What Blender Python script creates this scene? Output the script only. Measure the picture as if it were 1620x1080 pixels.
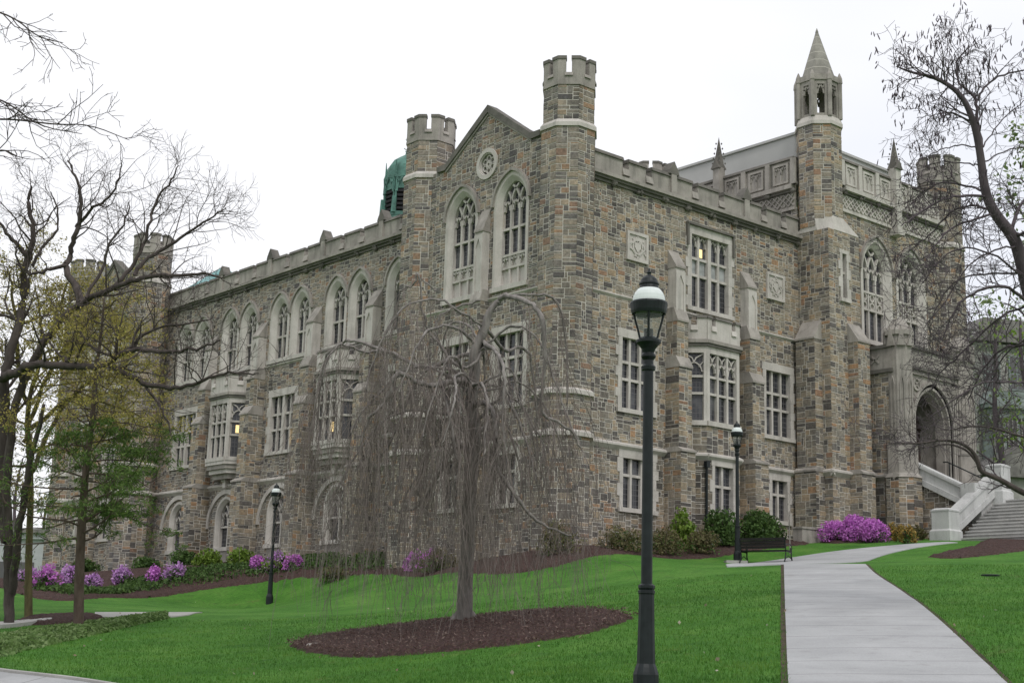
import bpy, math, random
import numpy as np
from math import sin, cos, pi, radians, sqrt, atan2
random.seed(7); RNG = np.random.default_rng(7)
V = lambda *a: np.array(a, float)
for o in list(bpy.data.objects): bpy.data.objects.remove(o)
SC = bpy.context.scene
COL = SC.collection

# ------------------------------------------------------------------ camera
P = V(-37.285542, -38.548944, 1.6)
CR = V(.7529332, -.657501, .028002); CU = V(-.159015, -.1404761, .9772311); CF = V(.6385968, .7402425, .2103216)
FPX = 2262.39
import mathutils
cam_d = bpy.data.cameras.new('camera'); cam = bpy.data.objects.new('camera', cam_d); COL.objects.link(cam)
cam.matrix_world = mathutils.Matrix(((CR[0], CU[0], -CF[0], P[0]), (CR[1], CU[1], -CF[1], P[1]), (CR[2], CU[2], -CF[2], P[2]), (0, 0, 0, 1)))
cam_d.sensor_width = 36; cam_d.sensor_fit = 'HORIZONTAL'; cam_d.lens = FPX / 1620 * 36
cam_d.clip_start = .1; cam_d.clip_end = 3000
SC.camera = cam

# ------------------------------------------------------------------ sky, sun, exposure
SUN_AZ, SUN_EL = radians(205), radians(52)     # azimuth clockwise from +Y; a high soft sun behind thin cloud, to the right of the camera
w = bpy.data.worlds.new('World'); SC.world = w; w.use_nodes = True
nt = w.node_tree; nt.nodes.clear()
out = nt.nodes.new('ShaderNodeOutputWorld'); bg = nt.nodes.new('ShaderNodeBackground')
sky = nt.nodes.new('ShaderNodeTexSky'); sky.sky_type = 'NISHITA'; sky.sun_disc = False
sky.sun_elevation = SUN_EL; sky.sun_rotation = SUN_AZ
tc = nt.nodes.new('ShaderNodeTexCoord'); mp = nt.nodes.new('ShaderNodeMapping'); mp.inputs['Scale'].default_value = (1, 1, 2.5)
nz = nt.nodes.new('ShaderNodeTexNoise'); nz.inputs['Scale'].default_value = 1.6; nz.inputs['Detail'].default_value = 4
cr = nt.nodes.new('ShaderNodeValToRGB'); cr.color_ramp.elements[0].position = .32; cr.color_ramp.elements[1].position = .56
cr.color_ramp.elements[0].color = (9.7, 9.95, 10.8, 1); cr.color_ramp.elements[1].color = (11.3, 11.3, 11.6, 1)
mx = nt.nodes.new('ShaderNodeMixRGB'); mx.inputs[0].default_value = .93      # the overcast deck over the blue
nt.links.new(tc.outputs['Generated'], mp.inputs[0]); nt.links.new(mp.outputs[0], nz.inputs['Vector'])
nt.links.new(nz.outputs['Fac'], cr.inputs[0]); nt.links.new(sky.outputs[0], mx.inputs[1]); nt.links.new(cr.outputs[0], mx.inputs[2])
nt.links.new(mx.outputs[0], bg.inputs[0]); bg.inputs[1].default_value = .097; nt.links.new(bg.outputs[0], out.inputs[0])
sl = bpy.data.lights.new('sun', 'SUN'); sl.energy = 1.3; sl.angle = radians(12); sl.color = (1, .97, .92)
so = bpy.data.objects.new('sun', sl); COL.objects.link(so)
sd = mathutils.Vector((sin(SUN_AZ) * cos(SUN_EL), cos(SUN_AZ) * cos(SUN_EL), sin(SUN_EL)))
so.rotation_euler = sd.to_track_quat('Z', 'Y').to_euler(); so.location = sd * 200
SC.view_settings.view_transform = 'Standard'; SC.view_settings.look = 'None'; SC.view_settings.exposure = 0.0; SC.view_settings.gamma = 1

# ------------------------------------------------------------------ mesh helpers
class MB:
    def __init__(s): s.v = []; s.f = []; s.m = []; s.uv = []; s.n = 0; s.arr = []
    def add(s, verts, faces, m=0, uvs=None):
        b = s.n; s.v.extend([tuple(map(float, p)) for p in verts]); s.n += len(verts)
        for i, fc in enumerate(faces):
            s.f.append(tuple(k + b for k in fc)); s.m.append(m); s.uv.append(uvs[i] if uvs else None)
    def build(s, name, mats, parent=None, smooth=False, label=None):
        me = bpy.data.meshes.new(name)
        off = V(0, 0, 0)
        if parent is not None: off = V(*parent.get('_org', (0, 0, 0)))
        me.from_pydata([tuple(V(*p) - off) for p in s.v] if parent is not None else s.v, [], s.f)
        mats = mats if isinstance(mats, (list, tuple)) else [mats]
        for m in mats: me.materials.append(m)
        me.polygons.foreach_set('material_index', s.m)
        if smooth: me.polygons.foreach_set('use_smooth', [True] * len(s.f))
        if any(u is not None for u in s.uv):
            ul = me.uv_layers.new(name='UVMap')
            for p, u in zip(me.polygons, s.uv):
                if u:
                    for k, li in enumerate(p.loop_indices): ul.data[li].uv = u[k]
        me.update()
        o = bpy.data.objects.new(name, me); COL.objects.link(o)
        if parent is not None: o.parent = parent; ORG[o.name] = 1; o['_org'] = tuple(off)
        if label: o['label'] = label
        return o
ORG = {}
def tag(o, label, cat, group=None):
    o['label'] = label; o['category'] = cat
    if group: o['group'] = group
    return o
def thing(name, label, cat, loc, group=None):
    o = bpy.data.objects.new(name, None); COL.objects.link(o); o.location = tuple(loc); o['_org'] = tuple(map(float, loc))
    o.empty_display_size = .3
    return tag(o, label, cat, group)
def struct(o): o['kind'] = 'structure'; return o
class Fr:                       # a wall frame: u along the wall, d outwards, z up
    def __init__(s, O, U, N): s.O = V(*O); s.U = V(*U) / np.linalg.norm(U); s.N = V(*N) / np.linalg.norm(N)
    def p(s, u, d, z): q = s.O + s.U * u + s.N * d; return (q[0], q[1], q[2] + z)
    def sub(s, u, d, U, N): # a frame on a face of something standing on this wall
        return Fr(s.O + s.U * u + s.N * d, s.U * U[0] + s.N * U[1], s.U * N[0] + s.N * N[1])
def box(mb, F, u0, u1, d0, d1, z0, z1, m=0, top=None):
    # top = (d shift at top front) makes the front lean back
    t = top or 0
    v = [F.p(u0, d0, z0), F.p(u1, d0, z0), F.p(u1, d1, z0), F.p(u0, d1, z0), F.p(u0, d0, z1), F.p(u1, d0, z1), F.p(u1, d1 - t, z1), F.p(u0, d1 - t, z1)]
    mb.add(v, [(0, 1, 2, 3), (4, 5, 6, 7), (0, 1, 5, 4), (1, 2, 6, 5), (2, 3, 7, 6), (3, 0, 4, 7)], m)
def prism(mb, F, poly, d0, d1, m=0):      # outline in (u,z) pushed through d
    n = len(poly); v = [F.p(u, d0, z) for u, z in poly] + [F.p(u, d1, z) for u, z in poly]
    mb.add(v, [tuple(range(n)), tuple(range(n, 2 * n))] + [(i, (i + 1) % n, n + (i + 1) % n, n + i) for i in range(n)], m)
def hprism(mb, pts, z0, z1, m=0, pts1=None):   # plan outline extruded upwards
    n = len(pts); q = pts1 or pts
    v = [(a, b, z0) for a, b in pts] + [(a, b, z1) for a, b in q]
    mb.add(v, [tuple(range(n)), tuple(range(n, 2 * n))] + [(i, (i + 1) % n, n + (i + 1) % n, n + i) for i in range(n)], m)
def ring(mb, F, outer, inner, d0, d1, m=0, closed=True):
    n = len(outer); v = []
    for o_, i_ in zip(outer, inner): v += [F.p(o_[0], d0, o_[1]), F.p(o_[0], d1, o_[1]), F.p(i_[0], d1, i_[1]), F.p(i_[0], d0, i_[1])]
    f = []
    for k in range(n if closed else n - 1):
        a, b = 4 * k, 4 * ((k + 1) % n)
        f += [(a + j, b + j, b + (j + 1) % 4, a + (j + 1) % 4) for j in range(4)]
    if not closed: f += [(0, 1, 2, 3), (4 * n - 4, 4 * n - 3, 4 * n - 2, 4 * n - 1)]
    mb.add(v, f, m)
def strip(mb, F, pts, wd, d0, d1, m=0):   # a bar of box section following (u,z) points
    pts = [V(*p) for p in pts]; n = len(pts); L = []; Rr = []
    for i in range(n):
        t = pts[min(i + 1, n - 1)] - pts[max(i - 1, 0)]; t = t / (np.linalg.norm(t) + 1e-9); nn = V(-t[1], t[0]) * wd / 2
        L.append(pts[i] + nn); Rr.append(pts[i] - nn)
    ring(mb, F, L, Rr, d0, d1, m, closed=False)
def tube(mb, pts, rad, n=6, m=0, cap=True):
    pts = np.asarray(pts, float); k = len(pts)
    if np.isscalar(rad): rad = [rad] * k
    t = np.gradient(pts, axis=0); t /= np.linalg.norm(t, axis=1)[:, None] + 1e-9
    a = np.where(np.abs(t[:, 2:3]) < .9, np.array([[0, 0, 1.]]), np.array([[1., 0, 0]]))
    if k > 1: a = np.repeat(a[:1], k, 0)
    x = np.cross(t, a); x /= np.linalg.norm(x, axis=1)[:, None] + 1e-9; y = np.cross(t, x)
    ang = np.arange(n) * 2 * pi / n
    v = (pts[:, None] + np.asarray(rad)[:, None, None] * (x[:, None] * np.cos(ang)[None, :, None] + y[:, None] * np.sin(ang)[None, :, None])).reshape(-1, 3)
    f = [(i * n + j, i * n + (j + 1) % n, (i + 1) * n + (j + 1) % n, (i + 1) * n + j) for i in range(k - 1) for j in range(n)]
    if cap and n > 3: f += [tuple(range(n)), tuple(range((k - 1) * n, k * n))]
    mb.add(v, f, m)
def lathe(mb, c, prof, n=20, m=0):
    v = []; k = len(prof)
    for r_, z in prof: v += [(c[0] + r_ * cos(2 * pi * j / n), c[1] + r_ * sin(2 * pi * j / n), c[2] + z) for j in range(n)]
    f = [(i * n + j, i * n + (j + 1) % n, (i + 1) * n + (j + 1) % n, (i + 1) * n + j) for i in range(k - 1) for j in range(n)]
    f += [tuple(range(n)), tuple(range((k - 1) * n, k * n))]
    mb.add(v, f, m)

# ------------------------------------------------------------------ materials
class NT:
    def __init__(s, name):
        s.mat = bpy.data.materials.new(name); s.mat.use_nodes = True; s.t = s.mat.node_tree; s.b = s.t.nodes['Principled BSDF']
        s.b.inputs['Specular IOR Level'].default_value = .25
    def n(s, ty, **kw):
        k = s.t.nodes.new('ShaderNode' + ty)
        for a, b in kw.items():
            if a in k.inputs.keys(): k.inputs[a].default_value = b
            else: setattr(k, a, b)
        return k
    def l(s, a, b): s.t.links.new(a, b)
    def co(s, kind='Object', scale=(1, 1, 1)):
        c = s.n('TexCoord'); m = s.n('Mapping'); m.inputs['Scale'].default_value = scale; s.l(c.outputs[kind], m.inputs[0]); return m.outputs[0]
    def noise(s, vec, scale, detail=3, rough=.55):
        k = s.n('TexNoise'); k.inputs['Scale'].default_value = scale; k.inputs['Detail'].default_value = detail; k.inputs['Roughness'].default_value = rough
        s.l(vec, k.inputs['Vector']); return k.outputs['Fac']
    def ramp(s, fac, stops, interp='LINEAR'):
        k = s.n('ValToRGB'); e = k.color_ramp; e.interpolation = interp
        while len(e.elements) < len(stops): e.elements.new(.5)
        for el, (p, c) in zip(e.elements, stops):
            el.position = p; el.color = (*c, 1) if len(c) == 3 else c
        s.l(fac, k.inputs[0]); return k.outputs[0]
    def mix(s, a, b, fac, mode='MIX'):
        k = s.n('MixRGB'); k.blend_type = mode
        for i, q in ((0, fac), (1, a), (2, b)):
            if hasattr(q, 'node'): s.l(q, k.inputs[i])
            else: k.inputs[i].default_value = q if i == 0 else (*q, 1)
        return k.outputs[0]
    def bump(s, h, st, dist=.02):
        k = s.n('Bump'); k.inputs['Strength'].default_value = st; k.inputs['Distance'].default_value = dist; s.l(h, k.inputs['Height']); s.l(k.outputs[0], s.b.inputs['Normal'])
    def fin(s, col, rough=.85):
        if hasattr(col, 'node'): s.l(col, s.b.inputs['Base Color'])
        else: s.b.inputs['Base Color'].default_value = (*col, 1)
        s.b.inputs['Roughness'].default_value = rough; return s.mat
g = lambda v: (v, v, v)
def rubble_mat(name, dark=(1, 1, 1), grey=0.12):
    k = NT(name); geo = k.n('NewGeometry'); r = geo.outputs['Random Per Island']
    c = k.ramp(r, [(0, (.33, .315, .275)), (.10, (.42, .365, .29)), (.16, (.12, .12, .125)), (.26, (.27, .265, .245)), (.36, (.37, .335, .27)), (.46, (.42, .29, .19)), (.50, (.31, .295, .26)),
        (.58, (.20, .20, .195)), (.68, (.35, .335, .30)), (.77, (.33, .225, .165)), (.80, (.27, .275, .265)), (.86, (.15, .15, .155)), (.94, (.46, .41, .335)), (.97, (.38, .32, .24))], 'CONSTANT')
    c = k.mix(c, (.265, .258, .255), grey)
    o = k.co(); c = k.mix(c, k.ramp(k.noise(o, 9, 5, .65), [(.3, g(.5)), (.7, g(1.4))]), .8, 'MULTIPLY')
    c = k.mix(c, k.ramp(k.noise(o, 1.7, 4), [(.35, (.78, .80, .82)), (.65, (1.15, 1.1, 1.0))]), .8, 'MULTIPLY')
    st = k.noise(k.co(scale=(.55, .55, .16)), 1.0, 5, .6)
    c = k.mix(c, (.055, .055, .048), k.ramp(st, [(.50, g(0)), (.72, g(.68))]))
    c = k.mix(c, dark, 1.0, 'MULTIPLY')
    k.bump(k.noise(o, 14, 6, .7), .55, .03); return k.fin(c, .9)
def mortar_mat():
    k = NT('lime_mortar'); o = k.co(); return k.fin(k.ramp(k.noise(o, 2.2, 5), [(.3, (.40, .375, .335)), (.7, (.62, .585, .53))]), .95)
def stone_mat(name, lo, hi, stain=.5, blocks=None):
    k = NT(name); o = k.co(); c = k.ramp(k.noise(o, 1.3, 5, .6), [(.3, lo), (.7, hi)])
    c = k.mix(c, k.ramp(k.noise(o, 30, 3), [(.3, g(.86)), (.7, g(1.08))]), 1, 'MULTIPLY')
    s2 = k.noise(k.co(scale=(2.6, 2.6, .35)), 1.0, 5, .65)
    c = k.mix(c, (.085, .083, .075), k.ramp(s2, [(.5, g(0)), (.78, g(stain))]))
    if blocks:
        z = k.n('SeparateXYZ'); k.l(k.co(), z.inputs[0])
        m1 = k.n('Math', operation='MODULO'); k.l(z.outputs[2], m1.inputs[0]); m1.inputs[1].default_value = blocks
        c = k.mix(c, (.45, .43, .38), k.ramp(m1.outputs[0], [(0, g(1)), (.025 / 1, g(1)), (.03, g(0))], 'CONSTANT'))
    k.bump(k.noise(o, 22, 5), .25, .02); return k.fin(c, .88)
M = {}
M['rubble'] = rubble_mat('rubble_stone', (.90, .825, .765), .08); M['rubble_grey'] = rubble_mat('grey_rubble_stone', (.81, .75, .72), .2); M['mortar'] = mortar_mat()
M['lime'] = stone_mat('limestone', (.44, .41, .375), (.58, .545, .51), .5)
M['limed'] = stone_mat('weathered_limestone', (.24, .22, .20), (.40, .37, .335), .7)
M['coping'] = stone_mat('dark_coping_stone', (.10, .095, .085), (.2, .185, .165), .5)
M['spire'] = stone_mat('spire_stone', (.20, .19, .17), (.33, .315, .28), .6, blocks=.42)
M['granite'] = stone_mat('white_granite', (.43, .43, .425), (.56, .56, .55), .35)
def glass_mat():
    k = NT('leaded_glass'); uv = k.n('UVMap'); s = k.n('SeparateXYZ'); k.l(uv.outputs[0], s.inputs[0])
    def bars(o, per, wd):
        a = k.n('Math', operation='PINGPONG'); k.l(o, a.inputs[0]); a.inputs[1].default_value = per / 2
        b = k.n('Math', operation='LESS_THAN'); k.l(a.outputs[0], b.inputs[0]); b.inputs[1].default_value = wd; return b.outputs[0]
    x = k.n('Math', operation='MAXIMUM'); k.l(bars(s.outputs[0], .15, .012), x.inputs[0]); k.l(bars(s.outputs[1], .21, .012), x.inputs[1])
    vo = k.n('TexVoronoi'); vo.inputs['Scale'].default_value = 3.5; k.l(k.co(), vo.inputs['Vector'])
    c = k.mix(k.ramp(k.noise(k.co(), .9, 3), [(.35, (.010, .011, .014)), (.55, (.035, .037, .045)), (.72, (.12, .12, .125))]), (.11, .105, .11), x.outputs[0])
    k.bump(k.noise(k.co(), 3.0, 2), .25, .05)
    k.fin(c, .12); k.l(k.ramp(x.outputs[0], [(0, g(.13)), (1, g(.6))]), k.b.inputs['Roughness']); k.b.inputs['Specular IOR Level'].default_value = .45
    return k.mat
M['glass'] = glass_mat()
def plain(name, col, rough=.6, metal=0, var=.25, sc=4.0, bump=0):
    k = NT(name); n = k.noise(k.co(), sc, 4)
    c = k.ramp(n, [(.3, tuple(q * (1 - var) for q in col)), (.7, tuple(min(1, q * (1 + var)) for q in col))])
    k.b.inputs['Metallic'].default_value = metal
    if bump: k.bump(k.noise(k.co(), sc * 6, 4), bump, .02)
    return k.fin(c, rough)
def emit(name, col, st):
    k = NT(name); k.b.inputs['Emission Color'].default_value = (*col, 1); k.b.inputs['Emission Strength'].default_value = st; return k.fin(col, .5)
M['lit'] = emit('warm_lamp_light', (1, .72, .32), 1.0)
M['blind'] = plain('pale_blind', (.33, .34, .34), .7)
M['void'] = plain('dark_louvre', (.02, .02, .022), .8)
M['copper'] = plain('green_copper', (.08, .175, .145), .6, 0, .4, 2.0)
M['bluecopper'] = plain('blue_green_roof', (.16, .33, .33), .55, 0, .15, 2.0)
M['zinc'] = plain('grey_sheet_metal', (.42, .415, .405), .5, .0, .08, .6)
M['iron'] = plain('black_iron', (.012, .016, .017), .42, 0, .3, 8)
M['dome'] = plain('milky_glass', (.64, .68, .67), .25, 0, .04, 3)
M['door'] = plain('dark_oak', (.05, .035, .03), .6, 0, .3, 6)
M['wood'] = plain('dark_bench_slats', (.012, .011, .010), .5, 0, .3, 8)
def lampglass():
    k = NT('clear_lantern_glass'); t = k.n('BsdfTransparent'); t.inputs[0].default_value = (.86, .88, .87, 1); mxs = k.n('MixShader'); mxs.inputs[0].default_value = .16
    k.fin((.5, .5, .5), .08); k.l(t.outputs[0], mxs.inputs[1]); k.l(k.b.outputs[0], mxs.inputs[2]); k.l(mxs.outputs[0], k.t.nodes['Material Output'].inputs[0]); return k.mat
M['lglass'] = lampglass()
def bark(name, lo, hi, sc=6):
    k = NT(name); o = k.co(scale=(1, 1, .3)); c = k.ramp(k.noise(o, sc, 5, .65), [(.3, lo), (.7, hi)]); k.bump(k.noise(o, sc * 3, 5), .5, .02); return k.fin(c, .9)
M['bark_grey'] = bark('smooth_grey_bark', (.115, .104, .097), (.30, .275, .26))
M['twig_grey'] = bark('drooping_twigs', (.10, .083, .076), (.235, .20, .185), 3)
M['bark_dark'] = bark('dark_bark', (.04, .032, .03), (.10, .082, .076))
M['bark_olive'] = bark('olive_mossy_bark', (.07, .06, .03), (.17, .145, .07))
M['bark_brown'] = bark('brown_bark', (.06, .042, .033), (.14, .105, .085))
M['bark_fade'] = bark('plum_bark', (.055, .043, .05), (.12, .098, .108))
def leaf(name, cols, rough=.6, patch=None):
    k = NT(name); geo = k.n('NewGeometry'); n = len(cols)
    c = k.ramp(geo.outputs['Random Per Island'], [(i / max(1, n - 1), q) for i, q in enumerate(cols)])
    if patch: o = k.co(); c = k.mix(c, k.ramp(k.noise(o, .8, 5, .65), [(.32, (.55, .62, .6)), (.5, (.95, 1, 1)), (.7, (1.5, 1.2, 1.15))]), 1, 'MULTIPLY'); c = k.mix(c, (.16, .13, .06), k.ramp(k.noise(o, 1.5, 6, .65), [(.60, g(0)), (.78, g(.55))]))
    k.fin(c, rough); tr = k.n('BsdfTranslucent'); k.l(c, tr.inputs[0]); mxs = k.n('MixShader'); mxs.inputs[0].default_value = .3
    k.l(k.b.outputs[0], mxs.inputs[1]); k.l(tr.outputs[0], mxs.inputs[2]); k.l(mxs.outputs[0], k.t.nodes['Material Output'].inputs[0]); return k.mat
M['leaf_yellow'] = leaf('young_yellow_leaves', [(.26, .23, .06), (.38, .33, .09), (.44, .36, .10), (.30, .31, .08)])
M['leaf_green'] = leaf('feathery_green_leaves', [(.045, .085, .02), (.08, .15, .03), (.12, .20, .045), (.16, .22, .06)])
M['leaf_pale'] = leaf('pale_spring_leaves', [(.14, .20, .07), (.22, .28, .11), (.17, .24, .10)])
M['leaf_shrub'] = leaf('shrub_leaves', [(.03, .06, .018), (.06, .115, .03), (.10, .17, .045), (.07, .13, .035)])
M['leaf_lime'] = leaf('lime_leaves', [(.09, .16, .02), (.16, .26, .04), (.20, .28, .05)])
M['leaf_olive'] = leaf('olive_brown_leaves', [(.09, .085, .04), (.16, .135, .07), (.13, .14, .05), (.20, .16, .09)])
M['leaf_orange'] = leaf('orange_bronze_leaves', [(.26, .15, .03), (.42, .27, .07), (.32, .24, .07), (.18, .16, .05)])
M['petal'] = leaf('purple_petals', [(.46, .12, .49), (.58, .19, .60), (.68, .29, .70), (.50, .14, .52)])
M['petal_lilac'] = leaf('lilac_petals', [(.42, .20, .48), (.58, .34, .64), (.50, .25, .58), (.64, .44, .68)])
M['ivy'] = leaf('ivy_leaves', [(.06, .11, .03), (.11, .19, .05), (.17, .26, .09), (.24, .32, .14)])
M['pod'] = leaf('dark_pods', [(.05, .035, .045), (.10, .07, .085), (.08, .07, .075)])

# ------------------------------------------------------------------ terrain
CP = [(-24.78,-26.62,1.05),(-23.07,-27.36,1.3),(-20.25,-28.59,1.36),(-15.65,-26.28,2.1),(-10.11,-20.5,2.94),(-12.17,-18.71,2.93),(-1.4,-10.19,4.41),(1.29,-11.22,4.64),(2.29,-5.24,4.79),(-17.94,-14.86,2.12),(-16.37,-18.3,2.33),(-20.38,-11.91,1.53),(-21.81,-16.03,1.36),(-14.56,-13.82,2.44),(-4.78,14.28,3.18),(-27.06,-14.77,.95),(-16.87,.39,2.26),(-25.59,-9.37,1.27),(-19.62,.12,2.07),(-21.87,-.58,1.83),(-15.04,1.46,2.43),(-8.67,1.07,3.48),(-6.75,-4.7,3.7),(-5.49,-7.22,3.99),(.19,-1.6,5.01),(-7.07,-1.66,3.49),(-6.09,20.3,4.08),(-13.2,15.83,3.33),(-3.64,6,4.15),(-2.91,14.7,4.61),(7.41,-13.34,5.38),(-1.81,-18.52,4.06),(15.76,-4.63,6.42),(11.87,-9.29,6.11),(9.69,-3.34,6.06),(4.2,-2.49,5.47),(-23.65,-20.45,1.1),(-25.48,-17.48,.95),(-24.5,-23.79,1.18),
 (-1.5,-1.5,5.35),(6,-1,5.9),(12,-1.5,6.45),(16,-3.5,6.8),(14.2,-6.2,6.4),(19,-8,6.4),(26,-9,6.6),(30,-3,7.0),(-.5,10,5.35),(-2,22,5.1),(-.5,22,5.4),(-1,33,5.2),(-3,40,4.6),(-3,46,4.2),(-20,50,2.6),(-37.3,-38.5,0),(-44,-34,-.1),(-30,-44,.1),(-55,-10,.1),(-45,20,1.0),(0,-30,3.0),(10,-20,4.5),(-25,-40,.3),(30,-25,5.5),(10,10,6),(20,20,6.5),(10,40,5.5),(-60,50,1.5),(60,60,7),(60,-40,7),(-60,-60,-.5),(0,80,4.5),(-10,-60,1.5),(-12.34,1.81,2.53),(-8.03,8.8,2.88),(-5.07,13.6,3.14),(-13.35,5.36,2.58),(-9.38,12.66,2.91),(-11.56,-0.27,2.7),(-7.6,5.65,3.14)]
CP = np.array(CP); _X = CP[:, :2] / 10; _n = len(CP)
_r = np.linalg.norm(_X[:, None] - _X[None], axis=2); _K = np.where(_r > 0, _r * _r * np.log(np.maximum(_r, 1e-9)), 0) + .02 * np.eye(_n)
_Pm = np.c_[np.ones(_n), _X]; _W = np.linalg.solve(np.block([[_K, _Pm], [_Pm.T, np.zeros((3, 3))]]), np.r_[CP[:, 2], 0, 0, 0])
def H(x, y):
    x = np.asarray(x, float); y = np.asarray(y, float); sh = x.shape; fx = np.clip(x.ravel(), -62, 62); fy = np.clip(y.ravel(), -62, 82)
    q = np.stack([fx, fy], 1) / 10; r = np.linalg.norm(q[:, None] - _X[None], axis=2)
    K = np.where(r > 0, r * r * np.log(np.maximum(r, 1e-9)), 0)
    h = K @ _W[:_n] + np.c_[np.ones(len(q)), q] @ _W[_n:]
    return h.reshape(sh) if sh else float(h[0])
def ray(px, py): return (px - 810) / FPX * CR - (py - 540) / FPX * CU + CF
def at(px, py, d): return P + ray(px, py) * d
def gp(px, py):           # the place on the ground seen at this point of the photograph
    d = np.arange(12, 110, .1); q = P[None] + ray(px, py)[None] * d[:, None]; k = np.where(q[:, 2] < H(q[:, 0], q[:, 1]))[0]
    return q[k[0]] if len(k) else q[-1]
def lines(a, b, st): return list(np.arange(a, b, st))
gx = [-900, -400, -200, -120, -85] + lines(-62, 40, .6) + [44, 50, 60, 80, 130, 250, 500, 900]
gy = [-900, -400, -200, -120, -85] + lines(-62, 62, .6) + [66, 74, 82, 110, 160, 300, 500, 900]
GX, GY = np.meshgrid(gx, gy, indexing='ij'); GZ = H(GX.ravel(), GY.ravel()).reshape(GX.shape)
mb = MB(); nx, ny = GX.shape
mb.v = list(zip(GX.ravel().tolist(), GY.ravel().tolist(), GZ.ravel().tolist())); mb.n = len(mb.v)
mb.f = [(i * ny + j, (i + 1) * ny + j, (i + 1) * ny + j + 1, i * ny + j + 1) for i in range(nx - 1) for j in range(ny - 1)]; mb.m = [0] * len(mb.f); mb.uv = [None] * len(mb.f)
def lawn_mat():
    k = NT('mown_grass'); o = k.co(); c = k.ramp(k.noise(o, .55, 5, .6), [(.3, (.043, .145, .014)), (.5, (.067, .195, .022)), (.72, (.108, .24, .038))])
    c = k.mix(c, k.ramp(k.noise(o, 9, 5, .7), [(.3, g(.62)), (.7, g(1.3))]), .9, 'MULTIPLY')
    c = k.mix(c, k.ramp(k.noise(o, 60, 3, .7), [(.3, g(.6)), (.7, g(1.35))]), .8, 'MULTIPLY')
    c = k.mix(c, (.15, .12, .05), k.ramp(k.noise(o, 1.5, 6, .65), [(.60, g(0)), (.78, g(.6))])); c = k.mix(c, (.018, .085, .012), k.ramp(k.noise(o, .9, 5, .7), [(.56, g(0)), (.72, g(.7))]))
    k.bump(k.noise(o, 45, 4, .7), .8, .05); return k.fin(c, .95)
M['lawn'] = lawn_mat()
struct(mb.build('ground', M['lawn'], smooth=True))


# ------------------------------------------------------------------ masonry
def stones(mb, F, u0, u1, z0, z1, mask=None, ms=0, mm=1, cu=.112, cz=.079, endgap=0.0, seed=1):
    """random coursed rubble: blocks packed on a small grid, each its own slab, on a mortar bed"""
    rg = random.Random(seed * 7919 + int(u0 * 100) + int(z0 * 31))
    nu = max(1, round((u1 - u0) / cu)); nz = max(1, round((z1 - z0) / cz)); du = (u1 - u0) / nu; dz = (z1 - z0) / nz
    if mask is None: ok = np.ones((nz, nu), bool)
    else:
        uu = u0 + (np.arange(nu) + .5) * du; zz = z0 + (np.arange(nz) + .5) * dz; ok = mask(uu[None, :] + 0 * zz[:, None], zz[:, None] + 0 * uu[None, :])
    for j in range(nz):           # the mortar bed
        i = 0
        while i < nu:
            if ok[j, i]:
                k = i
                while k < nu and ok[j, k]: k += 1
                mb.add([F.p(u0 + i * du, 0, z0 + j * dz), F.p(u0 + k * du, 0, z0 + j * dz), F.p(u0 + k * du, 0, z0 + (j + 1) * dz), F.p(u0 + i * du, 0, z0 + (j + 1) * dz)], [(0, 1, 2, 3)], mm); i = k
            else: i += 1
    free = ok.copy()
    for j in range(nz):
        for i in range(nu):
            if not free[j, i]: continue
            h = rg.choice((1, 2, 2, 2, 3, 3, 3, 4)); wd = rg.choice((2, 3, 3, 4, 4, 5)) if h > 1 else rg.choice((3, 4, 5, 6))
            if h == 4: wd = rg.choice((3, 4, 5))
            h = min(h, nz - j); a = 0
            while a < wd and i + a < nu and free[j, i + a]: a += 1
            if nu - (i + a) == 1 and free[j, i + a]: a += 1
            wd = a; hh = 1
            while hh < h and free[j + hh, i:i + wd].all(): hh += 1
            free[j:j + hh, i:i + wd] = False
            a0 = u0 + i * du + (.013 if i > 0 else endgap); a1 = u0 + (i + wd) * du - (.013 if i + wd < nu else endgap); b0 = z0 + j * dz + .013; b1 = z0 + (j + hh) * dz - .013
            d = .005 + rg.random() * .016; e = .010
            e0 = e if i > 0 else 0; e1 = e if i + wd < nu else 0
            t = [rg.uniform(-.004, .004) for _ in range(4)]
            v = [F.p(a0, 0, b0), F.p(a1, 0, b0), F.p(a1, 0, b1), F.p(a0, 0, b1), F.p(a0 + e0, d + t[0], b0 + e), F.p(a1 - e1, d + t[1], b0 + e), F.p(a1 - e1, d + t[2], b1 - e), F.p(a0 + e0, d + t[3], b1 - e)]
            mb.add(v, [(4, 5, 6, 7), (0, 1, 5, 4), (1, 2, 6, 5), (2, 3, 7, 6), (3, 0, 4, 7)], ms)
RG_ = [M['rubble_grey'], M['mortar'], M['lime'], M['limed'], M['coping']]
RM = [M['rubble'], M['mortar'], M['lime'], M['limed'], M['coping']]
HALL = thing('gothic_hall', 'long grey-brown rubble stone gothic hall with battlements, octagonal turrets and a gabled corner pavilion', 'building', (0, 0, 5.4))
def arch_half(w_, zs, za, n=12):
    h = za - zs; r = (w_ * w_ + h * h) / (2 * w_); a1 = math.asin(min(1, h / r)); return [(w_ - r + r * cos(a1 * i / n), zs + r * sin(a1 * i / n)) for i in range(n + 1)]
def arch_poly(uc, w_, z0, zs, za, n=12):      # from lower right, over the apex, to lower left
    R = arch_half(w_, zs, za, n); return [(uc + w_, z0)] + [(uc + a, b) for a, b in R] + [(uc - a, b) for a, b in R[-2::-1]] + [(uc - w_, z0)]
def arch_test(uc, w_, z0, zs, za):
    h = za - zs; r = (w_ * w_ + h * h) / (2 * w_)
    def t(u, z):
        x = np.abs(u - uc); return (z > z0) & (x < w_) & ((z < zs) | ((x + r - w_) ** 2 + (z - zs) ** 2 < r * r) & (z < za))
    return t
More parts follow.
